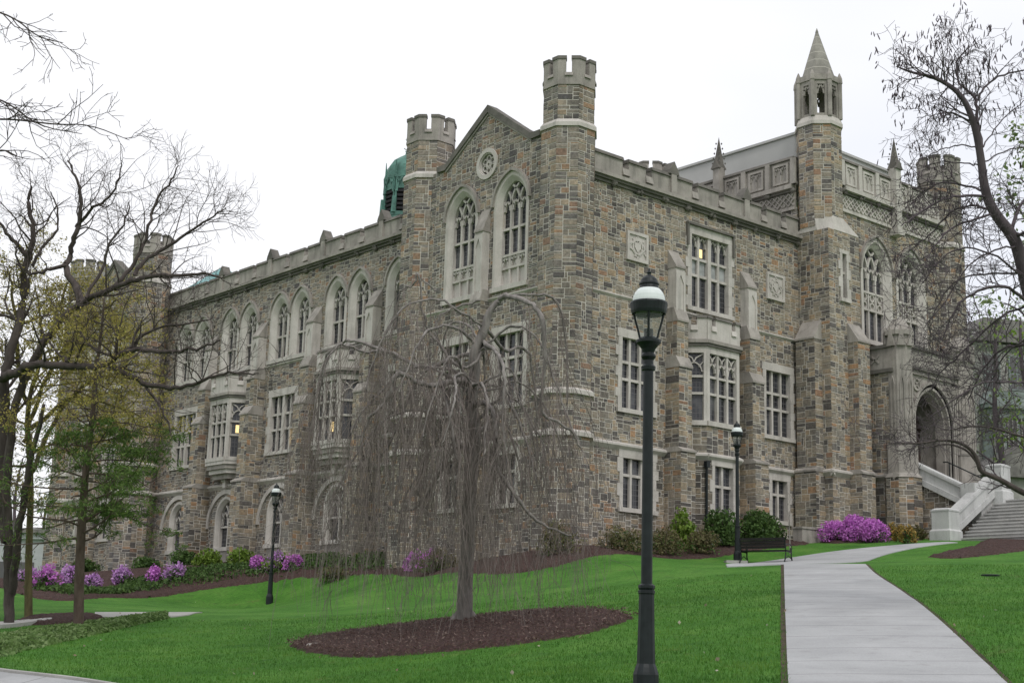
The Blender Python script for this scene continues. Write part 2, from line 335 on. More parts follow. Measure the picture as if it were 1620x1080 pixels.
def rect_test(u0, u1, z0, z1): return lambda u, z: (u > u0) & (u < u1) & (z > z0) & (z < z1)
def mask_of(tests, shape=None):
    def m(u, z):
        ok = np.ones(u.shape, bool) if shape is None else shape(u, z)
        for t in tests: ok &= ~t(u, z)
        return ok
    return m
def pane(mb, F, poly, d, m=0): mb.add([F.p(u, d, z) for u, z in poly], [tuple(range(len(poly)))], m, [poly])
def quoin_jamb(mb, F, u_in, sgn, wd, z0, z1, m, rg, d0=-.32, d1=.05):
    z = z0; k = rg.randint(0, 1)
    while z < z1 - .02:
        h = min(rg.uniform(.34, .5), z1 - z); 
        if z1 - z - h < .15: h = z1 - z
        ww = wd + (.13 if k else 0); k = 1 - k
        a, b = (u_in, u_in + sgn * ww) if sgn > 0 else (u_in - ww, u_in)
        box(mb, F, a, b, d0, d1 + rg.uniform(-.003, .003), z + .003, z + h - .003, m); z += h
def cusp(mb, F, u0, u1, z0, z1, d0, d1, m=0, wd=.055):   # the little pointed cusped head of one light
    c = (u0 + u1) / 2; hw = (u1 - u0) / 2; A = arch_half(hw * .8, z0, z1 - .03, 5)
    for s in (-1, 1): strip(mb, F, [(c + s * hw, z0)] + [(c + s * a, b) for a, b in A], wd, d0, d1, m)
    for s in (-1, 1): strip(mb, F, [(c + s * hw * .5, z0 + (z1 - z0) * .45), (c + s * hw * .95, z1)], wd * .8, d0, d1, m)
WN = [0]
def win_rect(F, uc, z0, z1, wl, groups, trans, head=True, sur=.2, lintel=.36, hood=False, parent=HALL, lit=None, blind=None, quoin=True, thick=.2, mull=.115, label=None):
    """square-headed stone window: groups = lights per group, a thick mullion between groups"""
    rg = random.Random(WN[0]); WN[0] += 1
    W_ = sum(n * wl + (n - 1) * mull for n in groups) + thick * (len(groups) - 1); u0, u1 = uc - W_ / 2, uc + W_ / 2
    s = MB()
    if quoin:
        quoin_jamb(s, F, u0, -1, sur, z0, z1, 0, rg); quoin_jamb(s, F, u1, 1, sur, z0, z1, 0, rg)
    else:
        box(s, F, u0 - sur, u0, -.32, .05, z0, z1); box(s, F, u1, u1 + sur, -.32, .05, z0, z1)
    box(s, F, u0 - sur - .05, u1 + sur + .05, -.32, .055, z1, z1 + lintel); box(s, F, u0 - sur - .06, u1 + sur + .06, -.32, .12, z0 - .17, z0)
    if hood:
        box(s, F, u0 - sur - .1, u1 + sur + .1, .03, .17, z1 + lintel, z1 + lintel + .1, 1)
        for a in (u0 - sur - .1, u1 + sur): box(s, F, a, a + .1, .03, .15, z1 - .55, z1 + lintel, 1)
    wo = s.build('window', [M['lime'], M['coping']], parent, label=label)
    t = MB(); gl = MB(); x = u0; lights = []
    for gi, n in enumerate(groups):
        for i in range(n):
            lights.append((x, x + wl)); x += wl
            if i < n - 1: box(t, F, x, x + mull, -.24, -.06, z0, z1); x += mull
        if gi < len(groups) - 1: box(t, F, x, x + thick, -.28, .0, z0, z1); x += thick
    for zt in trans: box(t, F, u0, u1, -.23, -.07, zt - .055, zt + .055)
    if head:
        hz = min(.62, wl * .95)
        for a, b in lights: cusp(t, F, a, b, z1 - hz, z1, -.2, -.1)
    t.build('tracery', M['lime'], wo)
    pane(gl, F, [(u0, z0), (u1, z0), (u1, z1), (u0, z1)], -.18); gl.build('glass', M['glass'], wo)
    if blind:
        b = MB(); [pane(b, F, [(p + .03, blind[0]), (q - .03, blind[0]), (q - .03, blind[1]), (p + .03, blind[1])], -.172) for p, q in lights]; b.build('blind', M['blind'], wo)
    if lit:
        for lu, lz, lw, lh in lit: b = MB(); box(b, F, lu - lw / 2, lu + lw / 2, -.179, -.165, lz, lz + lh); b.build('lamp_glow', M['lit'], wo)
    return rect_test(u0 - sur * .5, u1 + sur * .5, z0 - .08, z1 + lintel * .5)
def win_arch(F, uc, wi, z0, zs, za, nl=2, sur=.36, trans=(), band=None, hood=True, parent=HALL, lit=None, bottom_panels=None, d=-.3, label=None, quatre=False):
    """pointed window: wi half width of the opening; band = (z0,z1) of a traceried stone panel"""
    rg = random.Random(WN[0]); WN[0] += 1
    s = MB(); n = 12
    inn = arch_poly(uc, wi, z0, zs, za, n); mid = arch_poly(uc, wi + sur * .55, z0 - .02, zs, za + sur * .62, n); outp = arch_poly(uc, wi + sur, z0 - .02, zs, za + sur * 1.15, n)
    ring(s, F, outp, mid, -.1, .05, 0, closed=False)
    # splayed reveal from the face down to the glazing
    v = []; f = []
    for a, b in zip(mid, inn): v += [F.p(a[0], .05, a[1]), F.p(b[0], d + .16, b[1]), F.p(b[0], d - .05, b[1])]
    for k in range(len(mid) - 1): f += [(3 * k, 3 * k + 3, 3 * k + 4, 3 * k + 1), (3 * k + 1, 3 * k + 4, 3 * k + 5, 3 * k + 2)]
    s.add(v, f, 0)
    box(s, F, uc - wi - sur - .05, uc + wi + sur + .05, d - .05, .13, z0 - .2, z0, 0)
    if hood:
        ho = arch_poly(uc, wi + sur + .1, zs - .05, zs, za + sur * 1.15 + .12, n); hi = arch_poly(uc, wi + sur, zs - .05, zs, za + sur * 1.15, n)
        ring(s, F, ho[1:-1], hi[1:-1], .0, .15, 1, closed=False)
    wo = s.build('window', [M['lime'], M['limed']], parent, label=label)
    t = MB(); gl = MB(); mw = .1; wl = (2 * wi - (nl - 1) * mw) / nl
    h = za - zs; r = (wi * wi + h * h) / (2 * wi); d0, d1 = d - .02, d + .13
    spr = zs - wl * .45
    for i in range(nl):
        a = uc - wi + i * (wl + mw); cusp(t, F, a, a + wl, spr - .02, spr + wl * .95, d0, d1 - .02, 0, .06)
        if i: 
            um = a - mw / 2; box(t, F, um - mw / 2, um + mw / 2, d0, d1, z0, zs)
            for sg in (-1, 1):   # intersecting tracery
                pts = []
                for q in range(15):
                    an = q * .09; x = um + sg * (r - r * cos(an)); z = zs + r * sin(an)
                    if (abs(x - uc) + r - wi) ** 2 + (z - zs) ** 2 > r * r and z > zs + .02: break
                    if abs(x - uc) > wi: break
                    pts.append((x, z))
                if len(pts) > 1: strip(t, F, pts, .085, d0, d1, 0)
    for zt in trans: box(t, F, uc - wi, uc + wi, d0, d1 - .01, zt - .05, zt + .05)
    if band:
        box(t, F, uc - wi, uc + wi, d0, d0 + .05, band[0], band[1], 0); box(t, F, uc - wi, uc + wi, d0, d1 + .02, band[0] - .05, band[0] + .04, 0); box(t, F, uc - wi, uc + wi, d0, d1 + .03, band[1] - .04, band[1] + .06, 0)
        for i in range(nl):
            a = uc - wi + i * (wl + mw); c = a + wl / 2
            if quatre:
                rr = min(wl, (band[1] - band[0]) / 2) * .42
                for zc in np.linspace(band[0], band[1], 5)[1::2]:
                    strip(t, F, [(c + rr * cos(q * pi / 4), zc + rr * sin(q * pi / 4)) for q in range(9)], .07, d0 + .05, d1)
            else: cusp(t, F, a, a + wl, band[1] - .42, band[1] - .02, d0 + .05, d1, 0, .07)
    if bottom_panels:
        box(t, F, uc - wi, uc + wi, d0, d0 + .06, bottom_panels[0], bottom_panels[1], 0)
    t.build('tracery', M['lime'], wo)
    pane(gl, F, inn, d); gl.build('glass', M['glass'], wo)
    if lit:
        b = MB()
        for lu, lz, lw, lh in lit: box(b, F, lu - lw / 2, lu + lw / 2, d + .002, d + .015, lz, lz + lh)
        b.build('lamp_glow', M['lit'], wo)
    return arch_test(uc, wi + sur * .75, z0 - .1, zs, za + sur * .85)
def course(mb, F, u0, u1, z, h=.2, pr=.14, m=2):     # moulded string course: two steps and a sloped top
    mb.add([F.p(u0, 0, z - h), F.p(u1, 0, z - h), F.p(u1, pr * .6, z - h * .6), F.p(u0, pr * .6, z - h * .6), F.p(u0, pr, z - h * .35), F.p(u1, pr, z - h * .35), F.p(u1, pr, z - h * .05), F.p(u0, pr, z - h * .05), F.p(u0, 0.01, z + h * .25), F.p(u1, 0.01, z + h * .25)],
           [(0, 1, 2, 3), (3, 2, 5, 4), (4, 5, 6, 7), (7, 6, 9, 8), (0, 3, 4, 7, 8), (1, 2, 5, 6, 9)], m)
def wall(F, u0, u1, z0, z1, tests, shape=None, strings=(), seed=1, name='wall', extra=None, mats=None):
    b = MB(); stones(b, F, u0, u1, z0, z1, mask_of(tests, shape), seed=seed, cu=.098, cz=.07)
    for s in strings: course(b, F, *s)
    if extra: extra(b)
    return b.build(name, mats or RM, HALL)
def cornice(F, u0, u1, bosses, z=19.72, parent=HALL):
    b = MB(); box(b, F, u0, u1, 0, .1, z, z + .12, 1); box(b, F, u0, u1, 0, .2, z + .12, z + .22, 1); box(b, F, u0, u1, 0, .3, z + .22, z + .36, 0)
    for u in bosses:                   # carved bosses under the moulding
        for q in range(7):
            a, e = random.uniform(-.14, .14), random.uniform(-.12, .1); r_ = random.uniform(.07, .12)
            c = F.p(u + a, .1, z + .1 + e); lathe(b, (c[0], c[1], c[2]), [(r_ * .4, -r_), (r_, -r_ * .3), (r_, r_ * .3), (r_ * .4, r_)], 6, 1)
    return b.build('cornice', [M['limed'], M['coping']], parent)
def parapet(F, u0, u1, notches, gablets, zb=20.08, zt=20.95, nw=.36, parent=HALL):
    b = MB(); zn = zt - .42; box(b, F, u0, u1, -.35, .06, zb, zn, 0)
    ed = [u0] + [q for n_ in sorted(notches) for q in (n_ - nw / 2, n_ + nw / 2)] + [u1]
    for a, c in zip(ed[::2], ed[1::2]):
        box(b, F, a, c, -.35, .06, zn, zt - .1, 0); box(b, F, a - .03, c + .03, -.4, .13, zt - .1, zt + .05, 1, top=.06)
        x = a + 1.1
    for n_ in notches: box(b, F, n_ - nw / 2 - .02, n_ + nw / 2 + .02, .0, .15, zn - .28, zn + .02, 0, top=.08); box(b, F, n_ - nw / 2, n_ + nw / 2, .05, .09, zn - .3, zn - .22, 1)
    for u in gablets:
        box(b, F, u - .16, u + .16, .0, .16, zb - .1, zt + .1, 0); prism(b, F, [(u - .3, zt + .02), (u + .3, zt + .02), (u + .24, zt + .2), (u, zt + .58), (u - .24, zt + .2)], -.3, .17, 1)
    return b.build('parapet', [M['limed'], M['coping']], parent)
def buttress(F, uc, stages, zb, seed, ashlar_top=None):
    """stages from below: (z top, width, projection); each ends in a sloped weathering"""
    b = MB(); z = zb
    for i, (zt, wd, pr, sl) in enumerate(stages):
        nw, npj = (stages[i + 1][1:3] if i + 1 < len(stages) else (wd * .9, 0))
        u0, u1 = uc - wd / 2, uc + wd / 2
        if ashlar_top and i == len(stages) - 1:
            box(b, F, u0, u1, 0, pr, z, zt, 2); box(b, F, u0 + .1, u1 - .1, pr, pr + .012, z + .15, zt - .75, 2)
            for s_ in (u0, u1 - .1): box(b, F, s_, s_ + .1, pr, pr + .05, z + .05, zt - .2, 2)
            box(b, F, u0 + .1, u1 - .1, pr, pr + .05, z + .05, z + .15, 2); prism(b, F, [(u0 + .1, zt - .2), (u0 + .1, zt - .7), (uc, zt - .35), (u1 - .1, zt - .7), (u1 - .1, zt - .2)], pr, pr + .05, 2)
        else:
            stones(b, Fr(F.O + F.N * pr, F.U, F.N), u0, u1, z, zt, seed=seed + i)
            stones(b, Fr(F.O + F.U * u0, F.N, -F.U), 0, pr, z, zt, seed=seed + 10 + i)
            stones(b, Fr(F.O + F.U * u1, F.N, F.U), 0, pr, z, zt, seed=seed + 20 + i)
        zz = zt; e = .03
        mt = 3 if i == len(stages) - 1 else 3
        v = [F.p(u0 - e, 0, zz - .08), F.p(u1 + e, 0, zz - .08), F.p(u1 + e, pr + .06, zz - .08), F.p(u0 - e, pr + .06, zz - .08), F.p(u0 - e, pr + .06, zz), F.p(u1 + e, pr + .06, zz), F.p(u1 + e, max(npj, 0), zz + sl), F.p(u0 - e, max(npj, 0), zz + sl), F.p(u0 - e, 0, zz + sl), F.p(u1 + e, 0, zz + sl)]
        b.add(v, [(0, 1, 2, 3), (3, 2, 5, 4), (4, 5, 6, 7), (7, 6, 9, 8), (0, 3, 4, 7, 8), (1, 2, 5, 6, 9)], mt)
        z = zt
    b_ = b.build('buttress', RM, HALL); return b_
def octo(c, a, rot=pi / 8): R_ = a / 2 / cos(pi / 8); return [(c[0] + R_ * cos(rot + k * pi / 4), c[1] + R_ * sin(rot + k * pi / 4)) for k in range(8)]
def oct_frames(c, a):
    p = octo(c, a); fr = []
    for k in range(8):
        q0, q1 = V(*p[k]), V(*p[(k + 1) % 8]); mid = (q0 + q1) / 2 - V(*c); fr.append((Fr((*q0, 0), (*(q1 - q0), 0), (*mid, 0)), np.linalg.norm(q1 - q0)))
    return fr
def crown(b, c, a, z0, z1):        # battlemented ashlar top: a notch in the middle of every face
    zm = z0 + (z1 - z0) * .38
    hprism(b, octo(c, a + .1), z0 - .1, z0, 2); 
    for F, L in oct_frames(c, a + .06):
        box(b, F, 0, L, -.24, 0, z0, zm, 2); n_ = .11; h = L / 2
        for u0, u1 in ((0, h - n_), (h + n_, L)):
            box(b, F, u0, u1, -.24, 0, zm, z1 - .1, 2); box(b, F, u0 - .02, u1 + .02, -.28, .035, z1 - .1, z1 + .03, 3)
        box(b, F, h - n_ - .05, h + n_ + .05, 0, .06, zm - .14, zm + .0, 2, top=.05)
def turret(c, a, zg, zstr, zc, zt, aw=.1, label=None, strings=(9.45,), seed=3, slit=None):
    b = MB()
    for k, (F, L) in enumerate(oct_frames(c, a + aw)): stones(b, F, 0, L, zg, zstr, seed=seed + k)
    for k, (F, L) in enumerate(oct_frames(c, a)): stones(b, F, 0, L, zstr, zc, seed=seed + 20 + k)
    hprism(b, octo(c, a + aw + .14), zstr - .06, zstr + .1, 2); hprism(b, octo(c, a + aw + .14), zstr + .1, zstr + .25, 2, octo(c, a + .02))
    for z in strings: hprism(b, octo(c, a + aw + .26), z - .13, z + .02, 2); hprism(b, octo(c, a + aw + .26), z + .02, z + .12, 2, octo(c, a + aw))
    t = b.build('turret', RG_, HALL, label=label)
    k = MB(); crown(k, c, a, zc, zt); k.build('battlement', RM[:2] + [M['limed'], M['coping']], t)
    return t

# ---- the right-hand front
FR = Fr((0, 0, 0), (1, 0, 0), (0, -1, 0)); FL = Fr((0, 0, 0), (0, 1, 0), (-1, 0, 0)); FG = Fr((-1.75, 0, 0), (0, 1, 0), (-1, 0, 0))
ts = []
ts.append(win_rect(FR, 6.8, 15.6, 18.72, .47, (2, 2), (17.72, 17.0), sur=.24, lintel=.36, hood=True, lit=[(6.42, 17.86, .2, .36)], blind=(17.06, 17.66), label='tall two part window with pale blinds half way up'))
for uc in (2.45, 11.22): ts.append(win_rect(FR, uc, 10.85, 13.66, .47, (3,), (12.7, 12.02), sur=.22, lintel=.34, head=False))
ts.append(win_rect(FR, 2.58, 7.02, 8.93, .48, (3,), (8.28,), head=False, sur=.18, lintel=.34)); ts.append(win_rect(FR, 11.25, 7.25, 8.95, .45, (2,), (8.35,), head=False, sur=.18, lintel=.34))
def panel(F, uc, zc, s=.6):
    b = MB(); box(b, F, uc - s, uc + s, -.1, .05, zc - s, zc + s, 0)
    for a, c_, e, f_ in ((-s, -s + .12, -s, s), (s - .12, s, -s, s), (-s + .12, s - .12, -s, -s + .12), (-s + .12, s - .12, s - .12, s)): box(b, F, uc + a, uc + c_, .05, .11, zc + e, zc + f_, 0)
    q = s - .16; strip(b, F, [(uc, zc + q), (uc + q, zc), (uc, zc - q), (uc - q, zc), (uc, zc + q)], .07, .05, .09)
    strip(b, F, [(uc + .27 * cos(t * .6), zc + .3 * sin(t * .6)) for t in range(11)], .06, .05, .1)
    prism(b, F, [(uc - .17, zc + .18), (uc + .17, zc + .18), (uc + .17, zc - .02), (uc, zc - .24), (uc - .17, zc - .02)], .05, .1)
    rg = random.Random(int(uc * 10))
    for i in range(26):
        an = rg.uniform(0, 2 * pi); r0 = rg.uniform(.24, .44); x, z = uc + r0 * cos(an), zc + r0 * sin(an)
        strip(b, F, [(x, z), (x + rg.uniform(-.12, .12), z + rg.uniform(-.12, .12))], .05, .05, .05 + rg.uniform(.03, .06))
    return b.build('carved_panel', M['lime'], HALL)
for uc in (2.39, 11.08): panel(FR, uc, 17.43); ts.append(rect_test(uc - .5, uc + .5, 16.93, 17.93))
wall(FR, -.4, 12.75, 4.6, 19.9, ts, strings=[(-.4, 12.75, 15.3, .13, .09), (-.4, 12.75, 9.45, .26, .17)], seed=11)
cornice(FR, -.3, 12.75, [1.02 + 1.459 * k for k in range(9)])
parapet(FR, -.2, 12.75, [1.68, 3.03, 5.82, 7.5, 10.32, 11.68], [4.44, 9.1])
for k, uc in enumerate((4.52, 9.04)): buttress(FR, uc, [(9.45, .84, .88, .12), (12.85, .74, .72, .4), (14.75, .66, .56, .5), (17.0, .56, .42, .75)], 4.6 + k * .5, 100 + 40 * k, ashlar_top=True)
# bay between the buttresses, standing on the ground
def bay_sides(F, uc, hw, pr, cant):
    """front and the two canted sides of a bay as frames with their lengths"""
    A = F.O + F.U * (uc - hw) + F.N * pr; B = F.O + F.U * (uc + hw) + F.N * pr; a = A - F.U * cant - F.N * pr; b = B + F.U * cant - F.N * pr
    r = []
    for p0, p1 in ((a, A), (A, B), (B, b)):
        u = p1 - p0; n_ = V(u[1], -u[0], 0); n_ = n_ if n_ @ (p0 + p1 - 2 * (F.O + F.U * uc)) > 0 else -n_; r.append((Fr(p0, u, n_), np.linalg.norm(u)))
    return r
def bay(F, uc, hw, pr, cant, zlow, corbel, seed, lit=None):
    sides = bay_sides(F, uc, hw, pr, cant); s = MB(); t = MB(); gl = MB(); lt = MB()
    gts = []
    if not corbel:
        Ff, L = sides[1]
        gts = [win_rect(Ff, L / 2, 7.02, 9.02, .5, (2,), (8.22,), head=False, sur=.16, lintel=.36)]
    for k, (Ff, L) in enumerate(sides):
        if not corbel:
            stones(s, Ff, 0, L, zlow, 10.62, mask_of(gts) if k == 1 else None, seed=seed + k); course(s, Ff, -.03, L + .03, 9.45, .26, .17)
        z0, z1 = 10.8, 13.58; ml = .17 if k == 1 else .12; nl = 3 if k == 1 else 1
        box(s, Ff, -.0, L, -.2, .1, 10.6, 10.8, 2); box(s, Ff, 0, ml, -.25, .02, 10.8, z1, 2); box(s, Ff, L - ml, L, -.25, .02, 10.8, z1, 2); box(s, Ff, 0, L, -.25, .02, z1, 13.86, 2)
        wl = (L - 2 * ml - (nl - 1) * .11) / nl
        for i in range(nl):
            a = ml + i * (wl + .11); cusp(t, Ff, a, a + wl, z1 - .75, z1 - .35, -.17, -.06, 0, .05)
            for sg in (-1, 1): strip(t, Ff, [(a + wl / 2 - sg * wl / 2, z1 - .02), (a + wl / 2 - sg * wl * .1, z1 - .2), (a + wl / 2, z1 - .38)], .05, -.17, -.06)
            if i: box(t, Ff, a - .11, a, -.2, -.02, z0, z1)
        for zt in (12.62, 11.92): box(t, Ff, ml, L - ml, -.19, -.04, zt - .05, zt + .05)
        pane(gl, Ff, [(ml, z0), (L - ml, z0), (L - ml, z1), (ml, z1)], -.16)
        # cornice and battlements of the bay
        box(s, Ff, -.04, L + .04, -.3, .1, 13.86, 13.98, 4); box(s, Ff, -.06, L + .06, -.3, .16, 13.98, 14.12, 3)
        box(s, Ff, 0, L, -.25, .05, 14.12, 14.72, 2); no = [L / 2 - .62, L / 2 + .62] if k == 1 else [L / 2]; nw = .24
        ed = [0] + [q for n_ in no for q in (n_ - nw / 2, n_ + nw / 2)] + [L]
        for a, b_ in zip(ed[::2], ed[1::2]): box(s, Ff, a, b_, -.25, .05, 14.72, 15.02, 2); box(s, Ff, a - .02, b_ + .02, -.28, .11, 15.02, 15.14, 4, top=.05)
        for n_ in no: box(s, Ff, n_ - nw / 2 - .03, n_ + nw / 2 + .03, .04, .12, 14.5, 14.73, 2, top=.06)
    if corbel:                 # stepped moulded corbel under the oriel
        for j, (za, zb_, sc) in enumerate(((10.42, 10.6, 1.08), (10.2, 10.42, .98), (9.98, 10.2, .84), (9.72, 9.98, .62))):
            pts = [F.O + F.U * (uc + sg * (hw * (.55 + .45 * sc) + q * cant * sc)) + F.N * (pr * sc * (1 - q)) for sg, q in ((-1, 1), (-1, 0), (1, 0), (1, 1))]
            hprism(s, [(p[0], p[1]) for p in pts], za + .002, zb_, 2 if j % 2 == 0 else 3)
        box(s, F, uc - .14, uc + .14, 0, .3, 9.3, 9.72, 2, top=0); box(s, F, uc - .2, uc + .2, 0, .36, 9.62, 9.72, 2)
    if not corbel:
        pts = [F.O + F.U * (uc + sg * (hw + q * cant)) + F.N * (pr * (1 - q)) for sg, q in ((-1, 1), (-1, 0), (1, 0), (1, 1))]
        hprism(s, [(p[0], p[1]) for p in pts], 14.4, 14.5, 3)
    o = s.build('oriel' if corbel else 'bay_window', RM, HALL); t.build('tracery', M['lime'], o); gl.build('glass', M['glass'], o)
    if lit:
        for k, lu, lz, lw, lh in lit: box(lt, sides[k][0], lu - lw / 2, lu + lw / 2, -.159, -.145, lz, lz + lh)
        lt.build('lamp_glow', M['lit'], o)
    return o
bay(FR, 6.8, 1.0, .72, .72, 5.0, False, 300)
b = MB(); q = FR.p(5.72, .78, 0); tube(b, [(q[0], q[1], 5.6), (q[0], q[1], 9.0)], .055, 8); box(b, FR, 5.62, 5.82, .72, .88, 8.9, 9.15); b.build('drainpipe', M['iron'], HALL)

# ---- gabled corner pavilion
gts = []
gts.append(win_arch(FG, 2.87, .72, 15.62, 19.0, 19.95, nl=3, sur=.33, trans=(18.02,), band=(16.4, 16.9), bottom_panels=(15.62, 16.4), lit=[(3.2, 18.2, .22, .45)], label='taller pointed window lit by a lamp inside'))
gts.append(win_arch(FG, 6.0, .72, 15.62, 19.0, 19.98, nl=3, sur=.33, trans=(18.02,), band=(16.4, 16.9), bottom_panels=(15.62, 16.4)))
for uc in (2.75, 6.1): gts.append(win_rect(FG, uc, 10.85, 13.66, .47, (3,), (12.7, 12.02), sur=.22, lintel=.34, head=False)); gts.append(win_rect(FG, uc, 7.0, 8.9, .48, (2,), (8.25,), head=False, sur=.18, lintel=.3))
def rose(F, uc, zc, r0=.66):
    b = MB(); C_ = lambda r_, n_=28: [(uc + r_ * cos(2 * pi * i / n_), zc + r_ * sin(2 * pi * i / n_)) for i in range(n_)]
    ring(b, F, C_(r0), C_(r0 * .74), -.25, .07); ring(b, F, C_(r0 * .74), C_(r0 * .66), -.25, .02)
    o = b.build('rose_window', M['lime'], HALL); t = MB()
    for i in range(6):
        a = i * pi / 3 + pi / 6; c_ = (uc + r0 * .4 * cos(a), zc + r0 * .4 * sin(a)); n_ = 12
        ring(t, F, [(c_[0] + r0 * .23 * cos(2 * pi * q / n_), c_[1] + r0 * .23 * sin(2 * pi * q / n_)) for q in range(n_)], [(c_[0] + r0 * .14 * cos(2 * pi * q / n_), c_[1] + r0 * .14 * sin(2 * pi * q / n_)) for q in range(n_)], -.2, -.05)
    ring(t, F, C_(r0 * .2, 12), C_(r0 * .1, 12), -.2, -.04); t.build('tracery', M['lime'], o)
    gl = MB(); pane(gl, F, C_(r0 * .7), -.2); gl.build('glass', M['glass'], o)
    return lambda u, z: (u - uc) ** 2 + (z - zc) ** 2 < (r0 * .86) ** 2
gts.append(rose(FG, 4.48, 21.0))
def gable_shape(u, z): return (z < 21.4) | ((z - 21.5) < (23.35 - 21.5) * (1 - np.abs(u - 4.48) / 2.75))
def gable_extra(F, yc=4.48, za=23.55, hw=2.72, ze=21.5):
    def fn(b):
        for s_ in (-1, 1):
            prism(b, F, [(yc, za - .32), (yc, za), (yc + s_ * hw, ze + .12), (yc + s_ * (hw + .55), ze + .12), (yc + s_ * (hw + .55), ze - .12), (yc + s_ * hw, ze - .14)], -.4, .12 + .004 * s_, 4)
            prism(b, F, [(yc, za - .42), (yc, za - .32), (yc + s_ * hw, ze - .14), (yc + s_ * hw, ze - .24)], -.3, .06 + .003 * s_, 3)
    return fn
wall(FG, .6, 8.6, 4.4, 23.6, gts, gable_shape, strings=[(.6, 8.6, 15.25, .13, .09), (.6, 8.6, 9.45, .26, .17)], seed=23, extra=gable_extra(FG), mats=RG_)
buttress(FG, 4.45, [(9.45, .8, .7, .12), (12.85, .74, .55, .4), (15.2, .62, .42, .4), (18.1, .52, .34, .95)], 4.2, 420, ashlar_top=True)
T1C, T2C = (-1.2, .25), (-1.2, 9.1)
turret(T1C, 1.95, 4.3, 21.35, 23.1, 24.15, strings=(9.45, 11.0), seed=31, label='corner turret, tallest of the battlemented turrets in view')
turret(T2C, 1.98, 4.0, 21.35, 23.1, 24.15, strings=(9.45, 11.0), seed=41)
b = MB(); box(b, FG, .0, 9.0, -.5, -.45, 20, 21.4, 0)    # roof of the pavilion behind its gable
ridge = lambda x: [(x, 1.2, 21.2), (x, 4.48, 23.1), (x, 7.8, 21.2)]
b.add(ridge(-1.4) + ridge(9), [(0, 1, 4, 3), (1, 2, 5, 4), (0, 1, 2), (3, 4, 5)], 0); b.build('roof', [M['zinc']], HALL)
b = MB(); lathe(b, (.3, 7.6, 20.9), [(.04, 0), (.04, 1.55), (.09, 1.6), (.09, 1.75), (.13, 1.8), (.13, 1.98), (.05, 2.05)], 8); b.build('vent_pipe', M['iron'], HALL)

# ---- the long left-hand front
ts = []; bays = [11.7, 16.65, 21.7, 26.62, 31.5]
for i, yc in enumerate(bays):
    for s_ in (-.97, .97):
        if yc + s_ < 10.2: continue
        ts.append(win_arch(FL, yc + s_, .5, 15.55, 17.75, 18.5, nl=2, sur=.4, trans=(16.75,) if i else ()))
ts.append(win_rect(FL, 21.9, 10.85, 13.62, .43, (2, 2), (12.72, 11.95), sur=.24, lintel=.36, head=False, lit=[(21.9, 11.2, .16, .5), (21.15, 11.15, .15, .75)]))
ts.append(win_rect(FL, 31.75, 10.85, 13.66, .43, (2, 2), (12.72, 11.95), sur=.24, lintel=.36, head=False)); ts.append(win_rect(FL, 11.9, 10.85, 13.66, .43, (2, 2), (12.72, 11.95), sur=.24, lintel=.36, head=False))
gfx = []
for yc in (16.75, 21.75, 26.8, 31.8):
    ts.append(win_arch(FL, yc, .74, 6.3, 7.8, 8.62, nl=2, sur=.25, trans=(7.35,), hood=False))
    gfx.append(yc)
def L_extra(b):
    for yc in gfx: box(b, FL, yc - .74, yc + .74, 0, .05, 5.0, 6.14, 3)
    for yc in gfx:             # the wide relieving arch round each lower window
        o_ = arch_poly(yc, 1.9, 7.2, 7.3, 9.26, 14)[1:-1]; i_ = arch_poly(yc, 1.68, 7.2, 7.3, 9.02, 14)[1:-1]; ring(b, FL, o_, i_, -.05, .1, 2, closed=False)
wall(FL, 9.6, 34.8, 4.2, 19.9, ts, strings=[(9.6, 34.8, 15.3, .13, .1), (9.6, 34.8, 9.5, .26, .17)], seed=57, extra=L_extra, mats=RG_)
cornice(FL, 9.6, 34.8, [10.2 + 1.46 * k for k in range(17)])
parapet(FL, 9.6, 34.8, [c + q for c in (14.1, 18.95, 23.85, 28.8, 33.6) for q in (-1.6, 1.6) if 10 < c + q < 34.5], [14.1, 18.95, 23.85, 28.8])
for k, yc in enumerate((14.2, 19.17, 24.15, 29.1)): buttress(FL, yc, [(9.45, .95, 1.05, .14), (12.85, .84, .85, .4), (14.7, .72, .62, .5), (16.9, .6, .45, .8)], 3.9, 500 + 40 * k, ashlar_top=True)
bay(FL, 16.75, .95, .85, .55, 0, True, 700, lit=[(1, .55, 11.2, .13, .45)]); bay(FL, 26.7, .95, .85, .55, 0, True, 720, lit=[(0, .5, 12.05, .22, .4)])
# ---- end pavilion
FE = Fr((-1.75, 34.0, 0), (0, 1, 0), (-1, 0, 0)); ets = []
for uc in (3.0, 6.2): ets.append(win_arch(FE, uc, .72, 15.62, 18.8, 19.8, nl=3, sur=.33, trans=(18.0,), band=(16.4, 16.9), bottom_panels=(15.62, 16.4))); ets.append(win_rect(FE, uc, 10.85, 13.66, .47, (3,), (12.7, 12.02), sur=.22, lintel=.34, head=False)); ets.append(win_rect(FE, uc, 7.0, 8.9, .48, (2,), (8.25,), head=False, sur=.18, lintel=.3))
ets.append(rose(FE, 4.6, 20.9))
wall(FE, 1.2, 9.0, 3.5, 23.2, ets, lambda u, z: (z < 21.4) | ((z - 21.5) < 1.7 * (1 - np.abs(u - 4.6) / 2.75)), strings=[(1.2, 9, 15.25, .13, .09), (1.2, 9, 9.45, .26, .17)], seed=61, extra=gable_extra(FE, 4.6, 23.4), mats=RG_)
buttress(FE, 4.6, [(9.45, .8, .7, .12), (12.85, .74, .55, .4), (15.2, .62, .42, .4), (18.0, .52, .34, .95)], 3.4, 820, ashlar_top=True)
